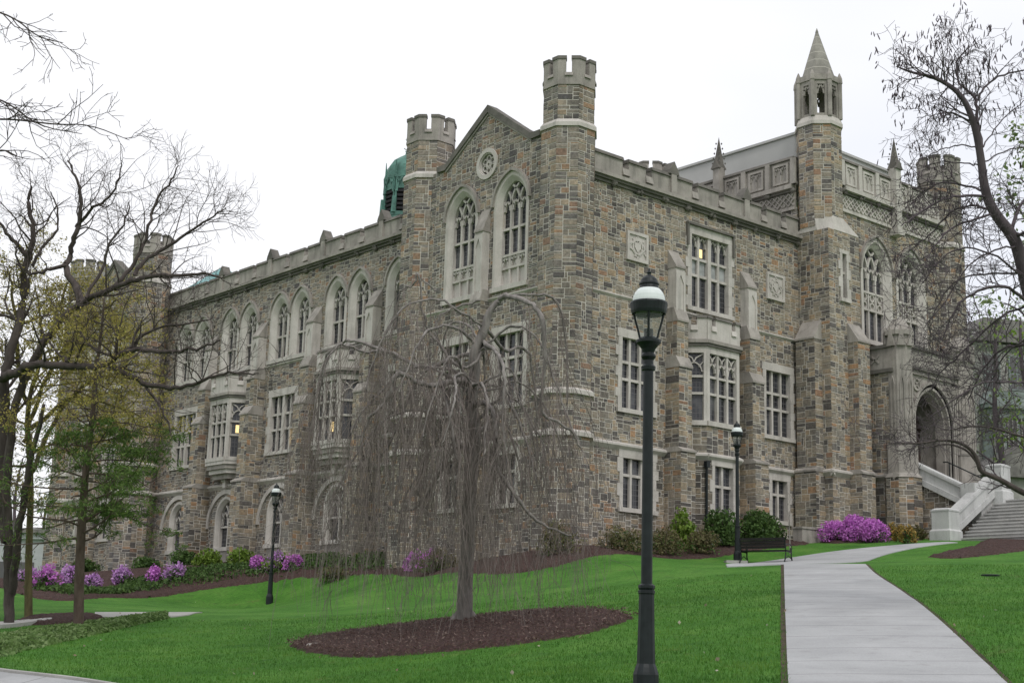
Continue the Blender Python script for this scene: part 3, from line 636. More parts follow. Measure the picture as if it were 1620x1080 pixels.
turret((-1.15, 35.1), 2.0, 3.4, 21.35, 23.1, 24.15, strings=(9.45, 11.0), seed=71); turret((-1.2, 43.4), 2.0, 3.0, 21.35, 23.1, 24.15, strings=(9.45, 11.0), seed=81)
b = MB(); F_ = Fr((-1.2, 44.3, 0), (1, 0, 0), (0, 1, 0)); stones(b, F_, 0, 12, 3, 20.6, seed=99); b.build('wall', RM, HALL)
# roofs
b = MB(); b.add([(.35, 8.5, 20.2), (.35, 44, 20.2), (8, 44, 22.0), (8, 8.5, 22.0), (15, 44, 20.2), (15, 8.5, 20.2)], [(0, 1, 2, 3), (3, 2, 4, 5)], 0)
b.add([(.35, .35, 20.2), (14, .35, 20.2), (14, 8.5, 20.2), (.35, 8.5, 20.2)], [(0, 1, 2, 3)], 0); b.build('roof', [M['zinc']], HALL)
b = MB(); b.add([(.6, 33.9, 20.3), (.6, 42.5, 20.3), (5.0, 38, 24.2), (9.4, 33.9, 20.3), (9.4, 42.5, 20.3)], [(0, 1, 2), (0, 2, 3), (3, 2, 4), (1, 4, 2)], 0)
for t_ in np.linspace(0, 1, 12)[1:-1]:
    p0 = V(.6, 33.9, 20.3) * (1 - t_) + V(9.4, 33.9, 20.3) * t_; p1 = V(5, 38, 24.2); tube(b, [p0 + V(0, -.02, .03), p0 + (p1 - p0) * .95 + V(0, -.02, .03)], .03, 4)
b.build('roof', [M['bluecopper']], HALL, label='blue-green sheet copper roof behind the parapet')

# ---- entrance tower
TY = -1.2; FT = Fr((0, TY, 0), (1, 0, 0), (0, -1, 0)); FS = Fr((12.78, 0, 0), (0, 1, 0), (-1, 0, 0))
ts = []
for k, uc in enumerate((16.95, 19.72)): ts.append(win_arch(FT, uc, .82, 15.75, 19.0, 20.25, nl=3, sur=.4, band=(17.25, 18.05), quatre=True, d=-.35))
wall(FT, 14.3, 23.0, 5.0, 22.35, ts, strings=[(14.3, 23, 9.45, .26, .17)], seed=131)
def tower_top(F, u0, u1, pins, first):
    b = MB(); zf0, zf1 = 21.55, 22.25
    box(b, F, u0, u1, -.1, .03, zf0, zf1, 0); box(b, F, u0, u1, -.1, .1, zf0 - .14, zf0, 0); 
    n_ = max(1, round((u1 - u0) / .62)); du = (u1 - u0) / n_
    for i in range(n_):       # pierced frieze
        c_ = u0 + (i + .5) * du; zc = (zf0 + zf1) / 2; q = .29
        strip(b, F, [(c_, zc + q), (c_ + q, zc), (c_, zc - q), (c_ - q, zc), (c_, zc + q)], .06, .03, .1); strip(b, F, [(c_ - q, zc + q), (c_ - .1, zc + .1)], .06, .03, .09); strip(b, F, [(c_ + q, zc + q), (c_ + .1, zc + .1)], .06, .03, .09); strip(b, F, [(c_ - q, zc - q), (c_ + q, zc + q)], .045, .03, .085); strip(b, F, [(c_ + q, zc - q), (c_ - q, zc + q)], .045, .03, .08)
    box(b, F, u0, u1, -.1, .16, zf1, zf1 + .12, 1); box(b, F, u0, u1, -.1, .32, zf1 + .12, zf1 + .32, 0)
    zb = zf1 + .32; zt = 23.95; box(b, F, u0, u1, -.35, .05, zb, zt - .14, 0); box(b, F, u0, u1, -.4, .16, zt - .14, zt, 1, top=.06)
    n_ = max(1, round((u1 - u0) / 1.45)); du = (u1 - u0) / n_
    for i in range(n_):       # panels between little piers
        c_ = u0 + (i + .5) * du; hw = du * .3
        ring(b, F, [(c_ - hw, zb + .16), (c_ + hw, zb + .16), (c_ + hw, zt - .26), (c_ - hw, zt - .26)], [(c_ - hw + .1, zb + .26), (c_ + hw - .1, zb + .26), (c_ + hw - .1, zt - .36), (c_ - hw + .1, zt - .36)], .05, .13, 0)
        box(b, F, c_ - .035, c_ + .035, .05, .1, zb + .26, zt - .36, 0)
        for s_ in (-1, 1): cusp(b, F, c_ + (s_ - 1) * (hw - .1) / 2, c_ + (s_ + 1) * (hw - .1) / 2, zt - .72, zt - .36, .05, .1, 0, .05)
        box(b, F, u0 + i * du - .13, u0 + i * du + .13, .05, .17, zb, zt - .1, 0); box(b, F, u0 + i * du - .2, u0 + i * du + .2, .05, .26, zb, zb + .12, 1, top=.14)
        c2 = u0 + (i + .5) * du
        for q in range(5): cc = F.p(u0 + i * du + random.uniform(-.12, .12), .2, zf1 + .06 + random.uniform(-.08, .06)); lathe(b, cc, [(.04, -.08), (.09, -.02), (.09, .04), (.03, .1)], 6, 1)
    for u in pins:            # pinnacle
        box(b, F, u - .2, u + .2, 0, .42, 21.3, 24.35, 0); box(b, F, u - .27, u + .27, 0, .5, 21.05, 21.3, 0, top=0)
        for s_ in (-1, 1): prism(b, F, [(u - .27, 24.3), (u + .27, 24.3), (u, 24.75)], (.36 if s_ > 0 else -.05), (.5 if s_ > 0 else .06), 1)
        c_ = F.p(u, .21, 0); p_ = [F.p(u - .19, .02, 24.35), F.p(u + .19, .02, 24.35), F.p(u + .19, .4, 24.35), F.p(u - .19, .4, 24.35), F.p(u, .21, 25.95)]; b.add(p_, [(0, 1, 4), (1, 2, 4), (2, 3, 4), (3, 0, 4)], 1)
        for j in range(5):
            z = 24.6 + j * .25; r_ = .19 * (1 - (z - 24.35) / 1.6) + .05
            for sa, sb in ((1, 1), (1, -1), (-1, 1), (-1, -1)): cc = F.p(u + sa * r_, .21 + sb * r_, z); lathe(b, cc, [(.015, -.05), (.045, 0), (.015, .05)], 5, 1)
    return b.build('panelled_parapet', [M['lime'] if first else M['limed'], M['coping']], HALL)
tower_top(FT, 14.4, 22.4, [18.4], True); tower_top(FS, .12, 8.8, [4.45], False)
b = MB(); stones(b, FS, 0, 9, 19.2, 21.5, seed=141); b.build('wall', RM, HALL)
# clasping corner block under the spired turret
ts2 = [win_rect(Fr((0, -1.68, 0), (1, 0, 0), (0, -1, 0)), 13.85, 17.15, 19.2, .3, (1,), (18.35,), sur=.16, lintel=.16, head=False)]
b = MB(); Fc = Fr((0, -1.68, 0), (1, 0, 0), (0, -1, 0)); stones(b, Fc, 12.75, 15.0, 5.0, 20.2, mask_of(ts2), seed=151); stones(b, Fr((12.75, 0, 0), (0, -1, 0), (-1, 0, 0)), -.3, 1.68, 5.0, 20.2, seed=152); stones(b, Fr((15, -1.68, 0), (0, 1, 0), (1, 0, 0)), 0, .6, 5, 20.2, seed=153)
course(b, Fc, 12.6, 15.0, 9.45, .26, .17); course(b, Fr((12.75, 0, 0), (0, -1, 0), (-1, 0, 0)), 0, 1.82, 9.45, .26, .17)
pts = [(12.73, -1.70), (15.02, -1.70), (15.02, -.2), (12.73, -.2)]
hprism(b, [(12.73, .1), (12.73, -1.1), (13.2, -1.7), (15.02, -1.7), (15.02, -.6), (14.6, .1)], 20.2, 20.9, 2, octo((13.65, -.6), 1.92)[4:8] + octo((13.65, -.6), 1.92)[0:2])
b.build('wall', RM, HALL)
buttress(Fr((12.75, 0, 0), (0, -1, 0), (-1, 0, 0)), .72, [(9.45, 1.1, .62, .12), (15.25, 1.0, .5, .85)], 5.2, 860); buttress(Fc, 14.45, [(9.45, .95, .62, .12), (15.25, .85, .52, .85)], 5.2, 880)
T5C = (13.65, -.6)
b = MB()
for k, (F, L) in enumerate(oct_frames(T5C, 1.9)): stones(b, F, 0, L, 20.4, 25.2, seed=160 + k)
hprism(b, octo(T5C, 2.06), 25.2, 25.36, 2); hprism(b, octo(T5C, 2.06), 25.36, 25.62, 2, octo(T5C, 1.86))
t5 = b.build('turret', RM, HALL, label='tall turret with an open lantern and a stone spire')
b = MB()
for F, L in oct_frames(T5C, 1.8):
    z0, z1 = 25.6, 27.35; box(b, F, 0, .2, -.16, 0, z0, z1); box(b, F, L - .2, L, -.16, 0, z0, z1); box(b, F, .2, L - .2, -.16, -.03, z0, z0 + .16); box(b, F, .2, L - .2, -.16, -.0, z1 - .2, z1); cusp(b, F, .2, L - .2, z1 - .62, z1 - .2, -.13, -.03, 0, .07)
for q in octo(T5C, 1.86): lathe(b, (q[0], q[1], 0), [(.11, 25.6), (.11, 27.3), (.14, 27.35), (.12, 27.6), (.02, 27.85)], 6)
hprism(b, octo(T5C, 1.92), 27.35, 27.62, 0); hprism(b, octo(T5C, 1.0), 25.5, 25.6, 0); b.build('lantern', [M['limed']], t5)
b = MB(); hprism(b, octo(T5C, 1.52), 27.62, 30.05, 0, octo(T5C, .12)); hprism(b, octo(T5C, .15), 30.05, 30.25, 0, octo(T5C, .03)); b.build('spire', M['spire'], t5)
turret((23.2, -.75), 1.9, 5.0, 21.4, 24.9, 26.1, strings=(9.45,), seed=171); turret((18.9, 15.0), 1.95, 18, 25.5, 27.5, 28.55, strings=(), seed=181)
b = MB(); hprism(b, [(14.4, 1.35), (22.6, 1.35), (22.6, 16.0), (14.4, 16.0)], 22.5, 25.72, 0); hprism(b, [(14.3, 1.25), (22.7, 1.25), (22.7, 16.1), (14.3, 16.1)], 25.72, 25.84, 0)
hprism(b, [(13.2, -.8), (22.6, -.8), (22.6, 1.3), (13.2, 1.3)], 23.4, 23.6, 0)
b.build('attic', M['zinc'], HALL, label='plain grey sheet metal roof block behind the tower parapet')
# ---- porch
PY = -3.0; FP = Fr((0, PY, 0), (1, 0, 0), (0, -1, 0))
b = MB(); Fps = Fr((15.5, PY, 0), (0, 1, 0), (-1, 0, 0)); stones(b, Fps, .2, 1.9, 5.2, 14.0, seed=201); course(b, Fps, 0, 1.9, 9.45, .26, .17); box(b, Fps, 0, 1.9, -.3, .12, 13.95, 14.12, 4); box(b, Fps, 0, 1.9, -.3, .06, 14.12, 15.05, 3); box(b, Fps, 0, 1.9, -.35, .13, 15.05, 15.2, 4)
strip(b, Fps, [(.7, 14.75), (1.1, 14.4)], .07, .06, .1, 3); strip(b, Fps, [(.7, 14.4), (1.1, 14.75)], .07, .06, .1, 3)
stones(b, FP, 15.3, 21.5, 5.2, 9.3, seed=203); course(b, FP, 15.2, 17.1, 9.45, .26, .3)
# the front: a pointed doorway in a square frame
dw, zs_, za_ = 1.32, 12.0, 13.55; dc = 18.4
fo = arch_poly(dc, dw, 9.4, zs_, za_, 14); xr = 16.75; xl = 20.05
sq = []
for (u, z) in fo:
    if z <= 9.41 or z < zs_ - .01: sq.append(((xl if u > dc else xr), z))
    else: sq.append((min(xl, max(xr, dc + (u - dc) / dw * 1.0 * (xl - dc) * 1.25)), 14.05 if z > zs_ + .5 else z + (14.05 - zs_) * (z - zs_) / .55))
ring(b, FP, sq, fo, -.4, 0, 2, closed=False)
for j in range(4):
    o_ = arch_poly(dc, dw + .32 - j * .11, 9.4, zs_, za_ + .36 - j * .12, 14); i_ = arch_poly(dc, dw + .21 - j * .11, 9.4, zs_, za_ + .24 - j * .12, 14); ring(b, FP, o_, i_, -.35 - .1 * j, .1 - .1 * j, 2, closed=False)
box(b, FP, 16.4, 20.4, -.4, .1, 14.05, 14.25, 2); box(b, FP, 16.4, 20.4, -.4, .2, 14.25, 14.4, 4); box(b, FP, 16.4, 20.4, -.4, .05, 14.4, 15.2, 2); box(b, FP, 16.4, 20.4, -.4, .16, 15.2, 15.36, 4)
for s_ in (-1, 1):
    c_ = (dc + s_ * 1.22, 13.62); n_ = 16; ring(b, FP, [(c_[0] + .3 * cos(2 * pi * i / n_), c_[1] + .3 * sin(2 * pi * i / n_)) for i in range(n_)], [(c_[0] + .21 * cos(2 * pi * i / n_), c_[1] + .21 * sin(2 * pi * i / n_)) for i in range(n_)], .0, .07, 2)
    for i in range(4): strip(b, FP, [c_, (c_[0] + .2 * cos(i * pi / 2 + .78), c_[1] + .2 * sin(i * pi / 2 + .78))], .06, .0, .05, 2)
    for q in range(3): x = dc + s_ * (1.66 + q * .13); tube(b, [FP.p(x, .03 + .02 * q, 9.5), FP.p(x, .03 + .02 * q, 13.9)], .05, 6, 2)
# corner piers of the porch
for xc in (16.0, 20.9):
    o8 = octo((xc, PY + .05), 1.05); [stones(b, F, 0, L, 5.2, 9.3, seed=210 + k_) for k_, (F, L) in enumerate(oct_frames((xc, PY + .05), 1.5))]; hprism(b, octo((xc, PY + .05), 1.62), 9.3, 9.5, 2, octo((xc, PY + .05), 1.3)); hprism(b, octo((xc, PY + .05), 1.3), 9.5, 10.75, 2); hprism(b, octo((xc, PY + .05), 1.36), 10.75, 10.85, 4, o8); hprism(b, o8, 10.85, 15.6, 2); hprism(b, octo((xc, PY + .05), 1.25), 15.6, 15.8, 3); hprism(b, octo((xc, PY + .05), 1.2), 15.8, 16.35, 3, octo((xc, PY + .05), .5))
    for F, L in oct_frames((xc, PY + .05), 1.05): strip(b, F, [(L * .3, 11.1), (L * .3, 13.4), (L / 2, 13.75), (L * .7, 13.4), (L * .7, 11.1)], .06, 0, .05, 2); prism(b, F, [(0.02, 15.1), (L - .02, 15.1), (L / 2, 16.0)], 0, .12, 3)
hprism(b, [(15.55, -2.9), (21.3, -2.9), (21.3, -1.3), (15.55, -1.3)], 14.6, 14.7, 3)
po = b.build('porch', [M['rubble'], M['mortar'], M['limed'], M['limed'], M['coping']], HALL, label='projecting carved limestone porch with a deep pointed doorway')
b = MB(); pane(b, FP, arch_poly(dc, dw - .05, 9.4, zs_, za_ - .05, 14), -1.5); box(b, FP, dc - .03, dc + .03, -1.5, -1.42, 9.45, 12.6); box(b, FP, dc - dw, dc + dw, -1.5, -1.42, 12.0, 12.2); b.build('door', M['door'], po)
b = MB(); hprism(b, [(16.3, -2.6), (16.31, -1.3), (17.05, -1.3), (17.05, -2.6)], 9.4, 14.2, 0); hprism(b, [(19.75, -2.6), (19.75, -1.3), (20.5, -1.3), (20.5, -2.6)], 9.4, 14.2, 0); hprism(b, [(16.3, -2.9), (20.5, -2.9), (20.5, -1.3), (16.3, -1.3)], 9.25, 9.42, 0); b.build('porch_passage', M['limed'], po)
# green copper ventilator on the roof ridge, seen past the gable turret
CC = (17.1, 35.7); b = MB(); hprism(b, octo(CC, 3.3), 24, 29.5, 0, octo(CC, 2.9))
for F, L in oct_frames(CC, 2.75): 
    for j in range(6): box(b, F, .12, L - .12, -.05, .06, 29.75 + j * .3, 29.92 + j * .3, 1)
    box(b, F, 0, .1, -.12, .12, 29.5, 31.9, 0); box(b, F, L - .1, L, -.12, .12, 29.5, 31.9, 0); prism(b, F, [(0, 31.2), (L, 31.2), (L, 32), (0, 32)], -.1, .08, 0)
    cusp(b, F, .0, L, 31.0, 32.1, .06, .16, 0, .12)
hprism(b, octo(CC, 2.3), 29.4, 31.8, 1); hprism(b, octo(CC, 3.0), 29.35, 29.6, 0); hprism(b, octo(CC, 3.0), 31.95, 32.15, 0)
prof = [(1.6, 32.0), (1.58, 32.4), (1.45, 32.9), (1.15, 33.35), (.65, 33.7), (.25, 33.95), (.12, 34.6), (.03, 35.5)]
lathe(b, (*CC, 0), prof, 8, 0)
for q in octo(CC, 3.1): tube(b, [(q[0], q[1], 29.5), (q[0], q[1], 30.6)], [.16, .1], 5); tube(b, [((q[0] - CC[0]) * .88 + CC[0], (q[1] - CC[1]) * .88 + CC[1], 32), ((q[0] - CC[0]) * .9 + CC[0], (q[1] - CC[1]) * .9 + CC[1], 33.2)], [.1, .02], 5)
for k in range(4): a = k * pi / 2; tube(b, [(CC[0], CC[1], 34.2), (CC[0] + .42 * cos(a), CC[1] + .42 * sin(a), 34.35)], .03, 4); tube(b, [(CC[0], CC[1], 34.8), (CC[0] + .3 * cos(a), CC[1] + .3 * sin(a), 35.0)], .03, 4)
b.build('cupola', [M['copper'], M['void']], HALL)

# ------------------------------------------------------------------ entrance stairs
ST = thing('entrance_stairs', 'pale granite entrance stairs with solid balustrades leading up to the porch', 'stairs', (16, -6.5, 6.4))
FX = Fr((0, 0, 0), (1, 0, 0), (0, -1, 0)); FYm = Fr((0, 0, 0), (0, 1, 0), (-1, 0, 0))
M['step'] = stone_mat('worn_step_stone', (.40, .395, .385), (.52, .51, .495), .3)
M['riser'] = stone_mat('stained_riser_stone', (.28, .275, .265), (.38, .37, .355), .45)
b = MB(); n = 12; z0 = 6.36; rz = (8.35 - z0) / n
for i in range(n):
    x0 = 14.75 + i * .29; z = z0 + (i + 1) * rz
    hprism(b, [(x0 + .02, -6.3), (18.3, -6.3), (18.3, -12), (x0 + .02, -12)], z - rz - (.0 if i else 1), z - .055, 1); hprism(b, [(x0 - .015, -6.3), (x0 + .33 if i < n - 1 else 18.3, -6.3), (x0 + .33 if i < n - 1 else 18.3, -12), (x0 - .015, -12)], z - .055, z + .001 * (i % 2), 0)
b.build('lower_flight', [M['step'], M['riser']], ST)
b = MB(); hprism(b, [(18.3, -5.5), (21.5, -5.5), (21.5, -12), (18.3, -12)], 6, 8.352, 0); hprism(b, [(16.8, -5.5), (18.3, -5.5), (18.3, -6.2), (16.8, -6.2)], 6, 8.35, 0)
for i in range(7): y0 = -5.5 + i * .34; hprism(b, [(16.85, y0), (20.1, y0), (20.1, -3.02), (16.85, -3.02)], 8.35 + i * .152, 8.35 + (i + 1) * .152, 0)
b.build('upper_flight', [M['step']], ST)
def slope_wall(name, F, u0, za0, u1, za1, hgt, d0, d1, mats, zb=None):
    b = MB(); c_ = .16
    prism(b, F, [(u0, za0 - hgt), (u1, za1 - hgt), (u1, za1 - c_), (u0, za0 - c_)], d0 + .07, d1 - .07, 0)
    prism(b, F, [(u0, za0 - c_), (u1, za1 - c_), (u1, za1 - .04), (u0, za0 - .04)], d0, d1, 0); prism(b, F, [(u0, za0 - .04), (u1, za1 - .04), (u1, za1), (u0, za0)], d0 + .04, d1 - .04, 0)
    prism(b, F, [(u0, za0 - hgt - .26), (u1, za1 - hgt - .26), (u1, za1 - hgt), (u0, za0 - hgt)], d0 - .02, d1 + .02, 0)
    return b.build(name, mats, ST)
slope_wall('balustrade', FX, 14.8, 7.62, 17.75, 9.35, .62, 5.75, 6.3, [M['granite']])
slope_wall('balustrade', FYm, -5.5, 8.95, -3.0, 10.2, .62, -16.95, -16.4, [M['granite']])
b = MB(); box(b, FYm, -6.15, -5.5, -16.95, -16.4, 8.05, 8.95); box(b, FX, 16.43, 17.7, 5.73, 6.17, 8.07, 8.97); b.build('balustrade', [M['granite']], ST)
slope_wall('balustrade', FYm, -10.5, 8.5, -6.2, 9.5, .7, -21.6, -21.1, [M['granite']])
def newel(x, y, zb, zt, s=.4):
    b = MB(); sq = lambda q: [(x - q, y - q), (x + q, y - q), (x + q, y + q), (x - q, y + q)]
    hprism(b, sq(s + .07), zb - .4, zb + .4); hprism(b, sq(s + .07), zb + .4, zb + .48, 0, sq(s)); hprism(b, sq(s), zb + .4, zt - .14); hprism(b, sq(s + .02), zt - .14, zt - .08); hprism(b, sq(s + .02), zt - .08, zt, 0, sq(s - .12)); return b.build('newel', [M['granite']], ST)
newel(14.4, -6.0, 6.38, 7.72); newel(18.15, -6.25, 8.3, 9.9, .36)
b = MB(); Fw = Fr((16.55, 0, 0), (0, 1, 0), (-1, 0, 0)); stones(b, Fw, -5.6, -3.0, 5.3, 9.5, lambda u, z: z < 8.2 + (u + 5.5) * .5, seed=240); stones(b, Fr((0, -5.72, 0), (1, 0, 0), (0, -1, 0)), 14.8, 18.2, 5.3, 8.5, lambda u, z: z < 6.9 + (u - 14.8) * .58, seed=241); b.build('rubble_base', RM, ST)
b = MB(); tube(b, [(18.5, -3.4, 10.25), (18.5, -3.6, 10.25), (18.5, -5.6, 9.25), (18.5, -5.8, 9.25)], .03, 6); [tube(b, [(18.5, y, z - 1.0), (18.5, y, z)], .025, 6) for y, z in ((-3.7, 10.2), (-5.5, 9.3))]; b.build('handrail', [M['iron']], ST)

# ------------------------------------------------------------------ paths, beds
def conc(name, lo, hi, joints=None):
    k = NT(name); o = k.co(); c = k.ramp(k.noise(o, .8, 6, .6), [(.3, lo), (.7, hi)]); c = k.mix(c, k.ramp(k.noise(o, 40, 3), [(.3, g(.85)), (.7, g(1.1))]), .8, 'MULTIPLY')
    c = k.mix(c, (.16, .15, .135), k.ramp(k.noise(o, 2.3, 6, .7), [(.56, g(0)), (.8, g(.5))]))
    if joints:
        uv = k.n('UVMap'); s = k.n('SeparateXYZ'); k.l(uv.outputs[0], s.inputs[0]); a = k.n('Math', operation='PINGPONG'); k.l(s.outputs[1], a.inputs[0]); a.inputs[1].default_value = joints / 2
        b_ = k.n('Math', operation='LESS_THAN'); k.l(a.outputs[0], b_.inputs[0]); b_.inputs[1].default_value = .013; c = k.mix(c, (.12, .12, .115), b_.outputs[0])
        fl = k.n('Math', operation='FLOOR'); dv = k.n('Math', operation='MULTIPLY_ADD'); k.l(s.outputs[1], dv.inputs[0]); dv.inputs[1].default_value = 1 / joints; dv.inputs[2].default_value = .5; k.l(dv.outputs[0], fl.inputs[0])
        wn = k.n('TexWhiteNoise'); wn.noise_dimensions = '1D'; k.l(fl.outputs[0], wn.inputs['W']); c = k.mix(c, k.ramp(wn.outputs['Value'], [(0, g(.93)), (1, g(1.04))]), 1, 'MULTIPLY')
    k.bump(k.noise(o, 60, 3), .2, .01); return k.fin(c, .85)
M['path'] = conc('pavement_concrete', (.31, .315, .32), (.40, .405, .41), 1.5)
M['kerb'] = conc('kerb_concrete', (.30, .295, .28), (.42, .41, .39))
def mulch_mat():
    k = NT('bark_mulch'); o = k.co(); vo = k.n('TexVoronoi'); vo.inputs['Scale'].default_value = 22; k.l(k.co(scale=(1, 1.7, 1)), vo.inputs['Vector'])
    c = k.ramp(k.noise(o, 14, 5, .7), [(.3, (.04, .022, .019)), (.55, (.09, .055, .048)), (.75, (.18, .12, .105))]); c = k.mix(c, vo.outputs['Color'], .12, 'OVERLAY'); k.bump(k.noise(o, 26, 4, .8), 1.0, .08); return k.fin(c, .95)
M['mulch'] = mulch_mat()
def resample(pts, st):
    pts = np.array(pts, float); d = np.r_[0, np.cumsum(np.linalg.norm(np.diff(pts, axis=0), axis=1))]; n = max(2, int(d[-1] / st) + 1); t = np.linspace(0, d[-1], n); return np.stack([np.interp(t, d, pts[:, i]) for i in range(pts.shape[1])], 1)
def smooth(pts, it=2):
    pts = [V(*p) for p in pts]
    for _ in range(it):
        q = [pts[0]]
        for a, b_ in zip(pts[:-1], pts[1:]): q += [a * .75 + b_ * .25, a * .25 + b_ * .75]
        pts = q + [pts[-1]]
    return pts
def ribbon(name, A, B, dz, mat, n=60, m=6, skirt=.25, pair=False):
    """a sheet between two edges on the ground, with a little thickness at its edges"""
    if pair: A, B = np.array(smooth(A)), np.array(smooth(B)); n = len(A)
    else:
        A = resample(smooth(A), .05); B = resample(smooth(B), .05); ia = np.linspace(0, len(A) - 1, n).astype(int); ib = np.linspace(0, len(B) - 1, n).astype(int); A, B = A[ia], B[ib]
    mb = MB(); t = np.linspace(0, 1, m); Gr = A[:, None, :2] * (1 - t)[None, :, None] + B[:, None, :2] * t[None, :, None]; Z = H(Gr[..., 0], Gr[..., 1]) + dz
    mid = np.r_[0, np.cumsum(np.linalg.norm(np.diff((A + B)[:, :2] / 2, axis=0), axis=1))]
    vs = [(Gr[i, j, 0], Gr[i, j, 1], Z[i, j]) for i in range(n) for j in range(m)]; f = []; uv = []
    for i in range(n - 1):
        for j in range(m - 1): f.append((i * m + j, (i + 1) * m + j, (i + 1) * m + j + 1, i * m + j + 1)); uv.append([(t[j], mid[i]), (t[j], mid[i + 1]), (t[j + 1], mid[i + 1]), (t[j + 1], mid[i])])
    k = len(vs); edge = [i * m for i in range(n)] + [(n - 1) * m + j for j in range(1, m)] + [i * m + m - 1 for i in range(n - 2, -1, -1)] + [j for j in range(m - 2, 0, -1)]
    vs += [(vs[e][0], vs[e][1], vs[e][2] - skirt) for e in edge]
    for q in range(len(edge)): r_ = (q + 1) % len(edge); f.append((edge[q], edge[r_], k + r_, k + q)); uv.append([(0, mid[-1] * .31)] * 4)
    mb.add(vs, f, 0, uv); return mb.build(name, mat)
def star(name, ctr, edge, dz, mat, rings=14, rough=.12, crown_=.06):
    e = resample([tuple(p[:2]) for p in smooth(list(edge) + [edge[0]], 2)], .12); rg = np.random.default_rng(5); e = e + rg.normal(0, rough / 3, e.shape); st = .09
    gx_ = np.arange(e[:, 0].min() - .2, e[:, 0].max() + .25, st); gy_ = np.arange(e[:, 1].min() - .2, e[:, 1].max() + .25, st); X, Y = np.meshgrid(gx_, gy_, indexing='ij'); q = np.stack([X.ravel(), Y.ravel()], 1)
    dist = np.concatenate([np.sqrt(((q[i:i + 4000, None] - e[None]) ** 2).sum(2).min(1)) for i in range(0, len(q), 4000)]); ins = np.zeros(len(q), bool); m_ = len(e)
    for i in range(m_):
        (x0, y0), (x1, y1) = e[i], e[(i + 1) % m_]; cc = ((y0 > q[:, 1]) != (y1 > q[:, 1])) & (q[:, 0] < (x1 - x0) * (q[:, 1] - y0) / (y1 - y0 + 1e-12) + x0); ins ^= cc
    sd_ = np.where(ins, dist, -dist); ht = np.concatenate([H(q[i:i + 8000, 0], q[i:i + 8000, 1]) for i in range(0, len(q), 8000)]); z = ht + np.clip(sd_ * .5, -.2, dz + crown_) + rg.normal(0, .013, len(q)); nx_, ny_ = X.shape; ok = (sd_ > -.16).reshape(nx_, ny_)
    mb = MB(); mb.v = list(zip(q[:, 0].tolist(), q[:, 1].tolist(), z.tolist())); mb.n = len(mb.v)
    mb.f = [(i * ny_ + j, (i + 1) * ny_ + j, (i + 1) * ny_ + j + 1, i * ny_ + j + 1) for i in range(nx_ - 1) for j in range(ny_ - 1) if ok[i, j] and ok[i + 1, j] and ok[i, j + 1] and ok[i + 1, j + 1]]; mb.m = [0] * len(mb.f); mb.uv = [None] * len(mb.f)
    return mb.build(name, mat, smooth=True)
G = lambda *ps: [gp(*p) for p in ps]
back = lambda p, q, t: tuple(V(*p) + (V(*p) - V(*q)) * t)
ys = [1080, 1060, 1040, 1020, 1000, 980, 960, 945, 930, 915, 904, 893]; L_ = [gp(np.interp(y, [893, 925, 960, 1000, 1040, 1080], [1240, 1241, 1242, 1243.5, 1245, 1247]), y) for y in ys]
R_ = [gp(np.interp(y, [893, 904, 915, 935, 952, 975, 1012, 1045, 1080], [1369, 1379, 1394, 1426, 1450, 1478, 1519, 1553, 1590]), y) for y in ys]
L_ = [back(L_[0], L_[1], 5)] + L_; R_ = [back(R_[0], R_[1], 5)] + R_
PATH_L, PATH_R = L_, R_
struct(ribbon('footpath', L_, R_, .03, M['path'], 70, 8, pair=True))
M['soil'] = plain('bare_soil', (.06, .045, .03), .95, 0, .4, 6, .5)
for e_, nn in ((L_, -1), (R_, 1)): ew = [tuple(V(*p) + nn * V(*CR) * .09) for p in e_]; struct(ribbon('soil_edge', e_, ew, .014, M['soil'], 70, 2, skirt=.03, pair=True))
A_ = G((1148, 893.5), (1180, 891), (1240, 884), (1330, 871), (1400, 864), (1450, 860), (1500, 857.5)); B_ = G((1150, 897), (1180, 896), (1241, 893), (1367, 889.5), (1388, 880), (1440, 868), (1515, 858.5))
struct(ribbon('footpath', A_, B_, .024, M['path'], 60, 6))
A_ = G((150, 969), (230, 969), (320, 969)); B_ = G((150, 976), (200, 978), (268, 977)); struct(ribbon('footpath', A_, [B_[0], B_[1], B_[2], gp(300, 973)], .03, M['kerb'], 24, 3))
# pavement at the lower left with its kerb
A_ = G((-60, 1052), (0, 1062), (60, 1069), (130, 1077), (200, 1088)); B_ = [tuple(V(*p) + (V(*p) - V(*gp(p_[0], p_[1] - 25))) * 0 + V(CF[0], CF[1], 0) * -.16) for p, p_ in zip(A_, [(-60, 1052), (0, 1062), (60, 1069), (130, 1077), (200, 1088)])]
KERB_A = A_; struct(ribbon('kerb', A_, B_, .06, M['kerb'], 40, 3)); C_ = [tuple(V(*p) - V(CF[0], CF[1], 0) * 3.2) for p in B_]; struct(ribbon('pavement', [tuple(V(*p) - V(CF[0], CF[1], 0) * .01) for p in B_], C_, .02, M['path'], 40, 6))
A_ = G((-40, 989), (0, 989), (40, 985), (80, 982)); B_ = G((-40, 994.5), (0, 994.5), (40, 990), (84, 984)); o = ribbon('kerb', A_, B_, .1, M['kerb'], 30, 3); struct(o)
e = G((455, 1022), (500, 1036), (560, 1041), (640, 1037), (740, 1028), (840, 1018), (920, 1005), (990, 985), (1006, 975), (960, 969), (880, 969), (780, 978), (680, 988), (570, 1000), (490, 1012)); c_ = np.mean(np.array(e), 0)
struct(star('mulch_bed', c_, e, .02, M['mulch'], 16, .18, .10))
e = G((18, 988), (60, 989), (110, 986), (170, 978), (150, 972), (100, 973), (40, 976)); struct(star('mulch_bed', np.mean(np.array(e), 0), e, .03, M['mulch'], 8, .1))
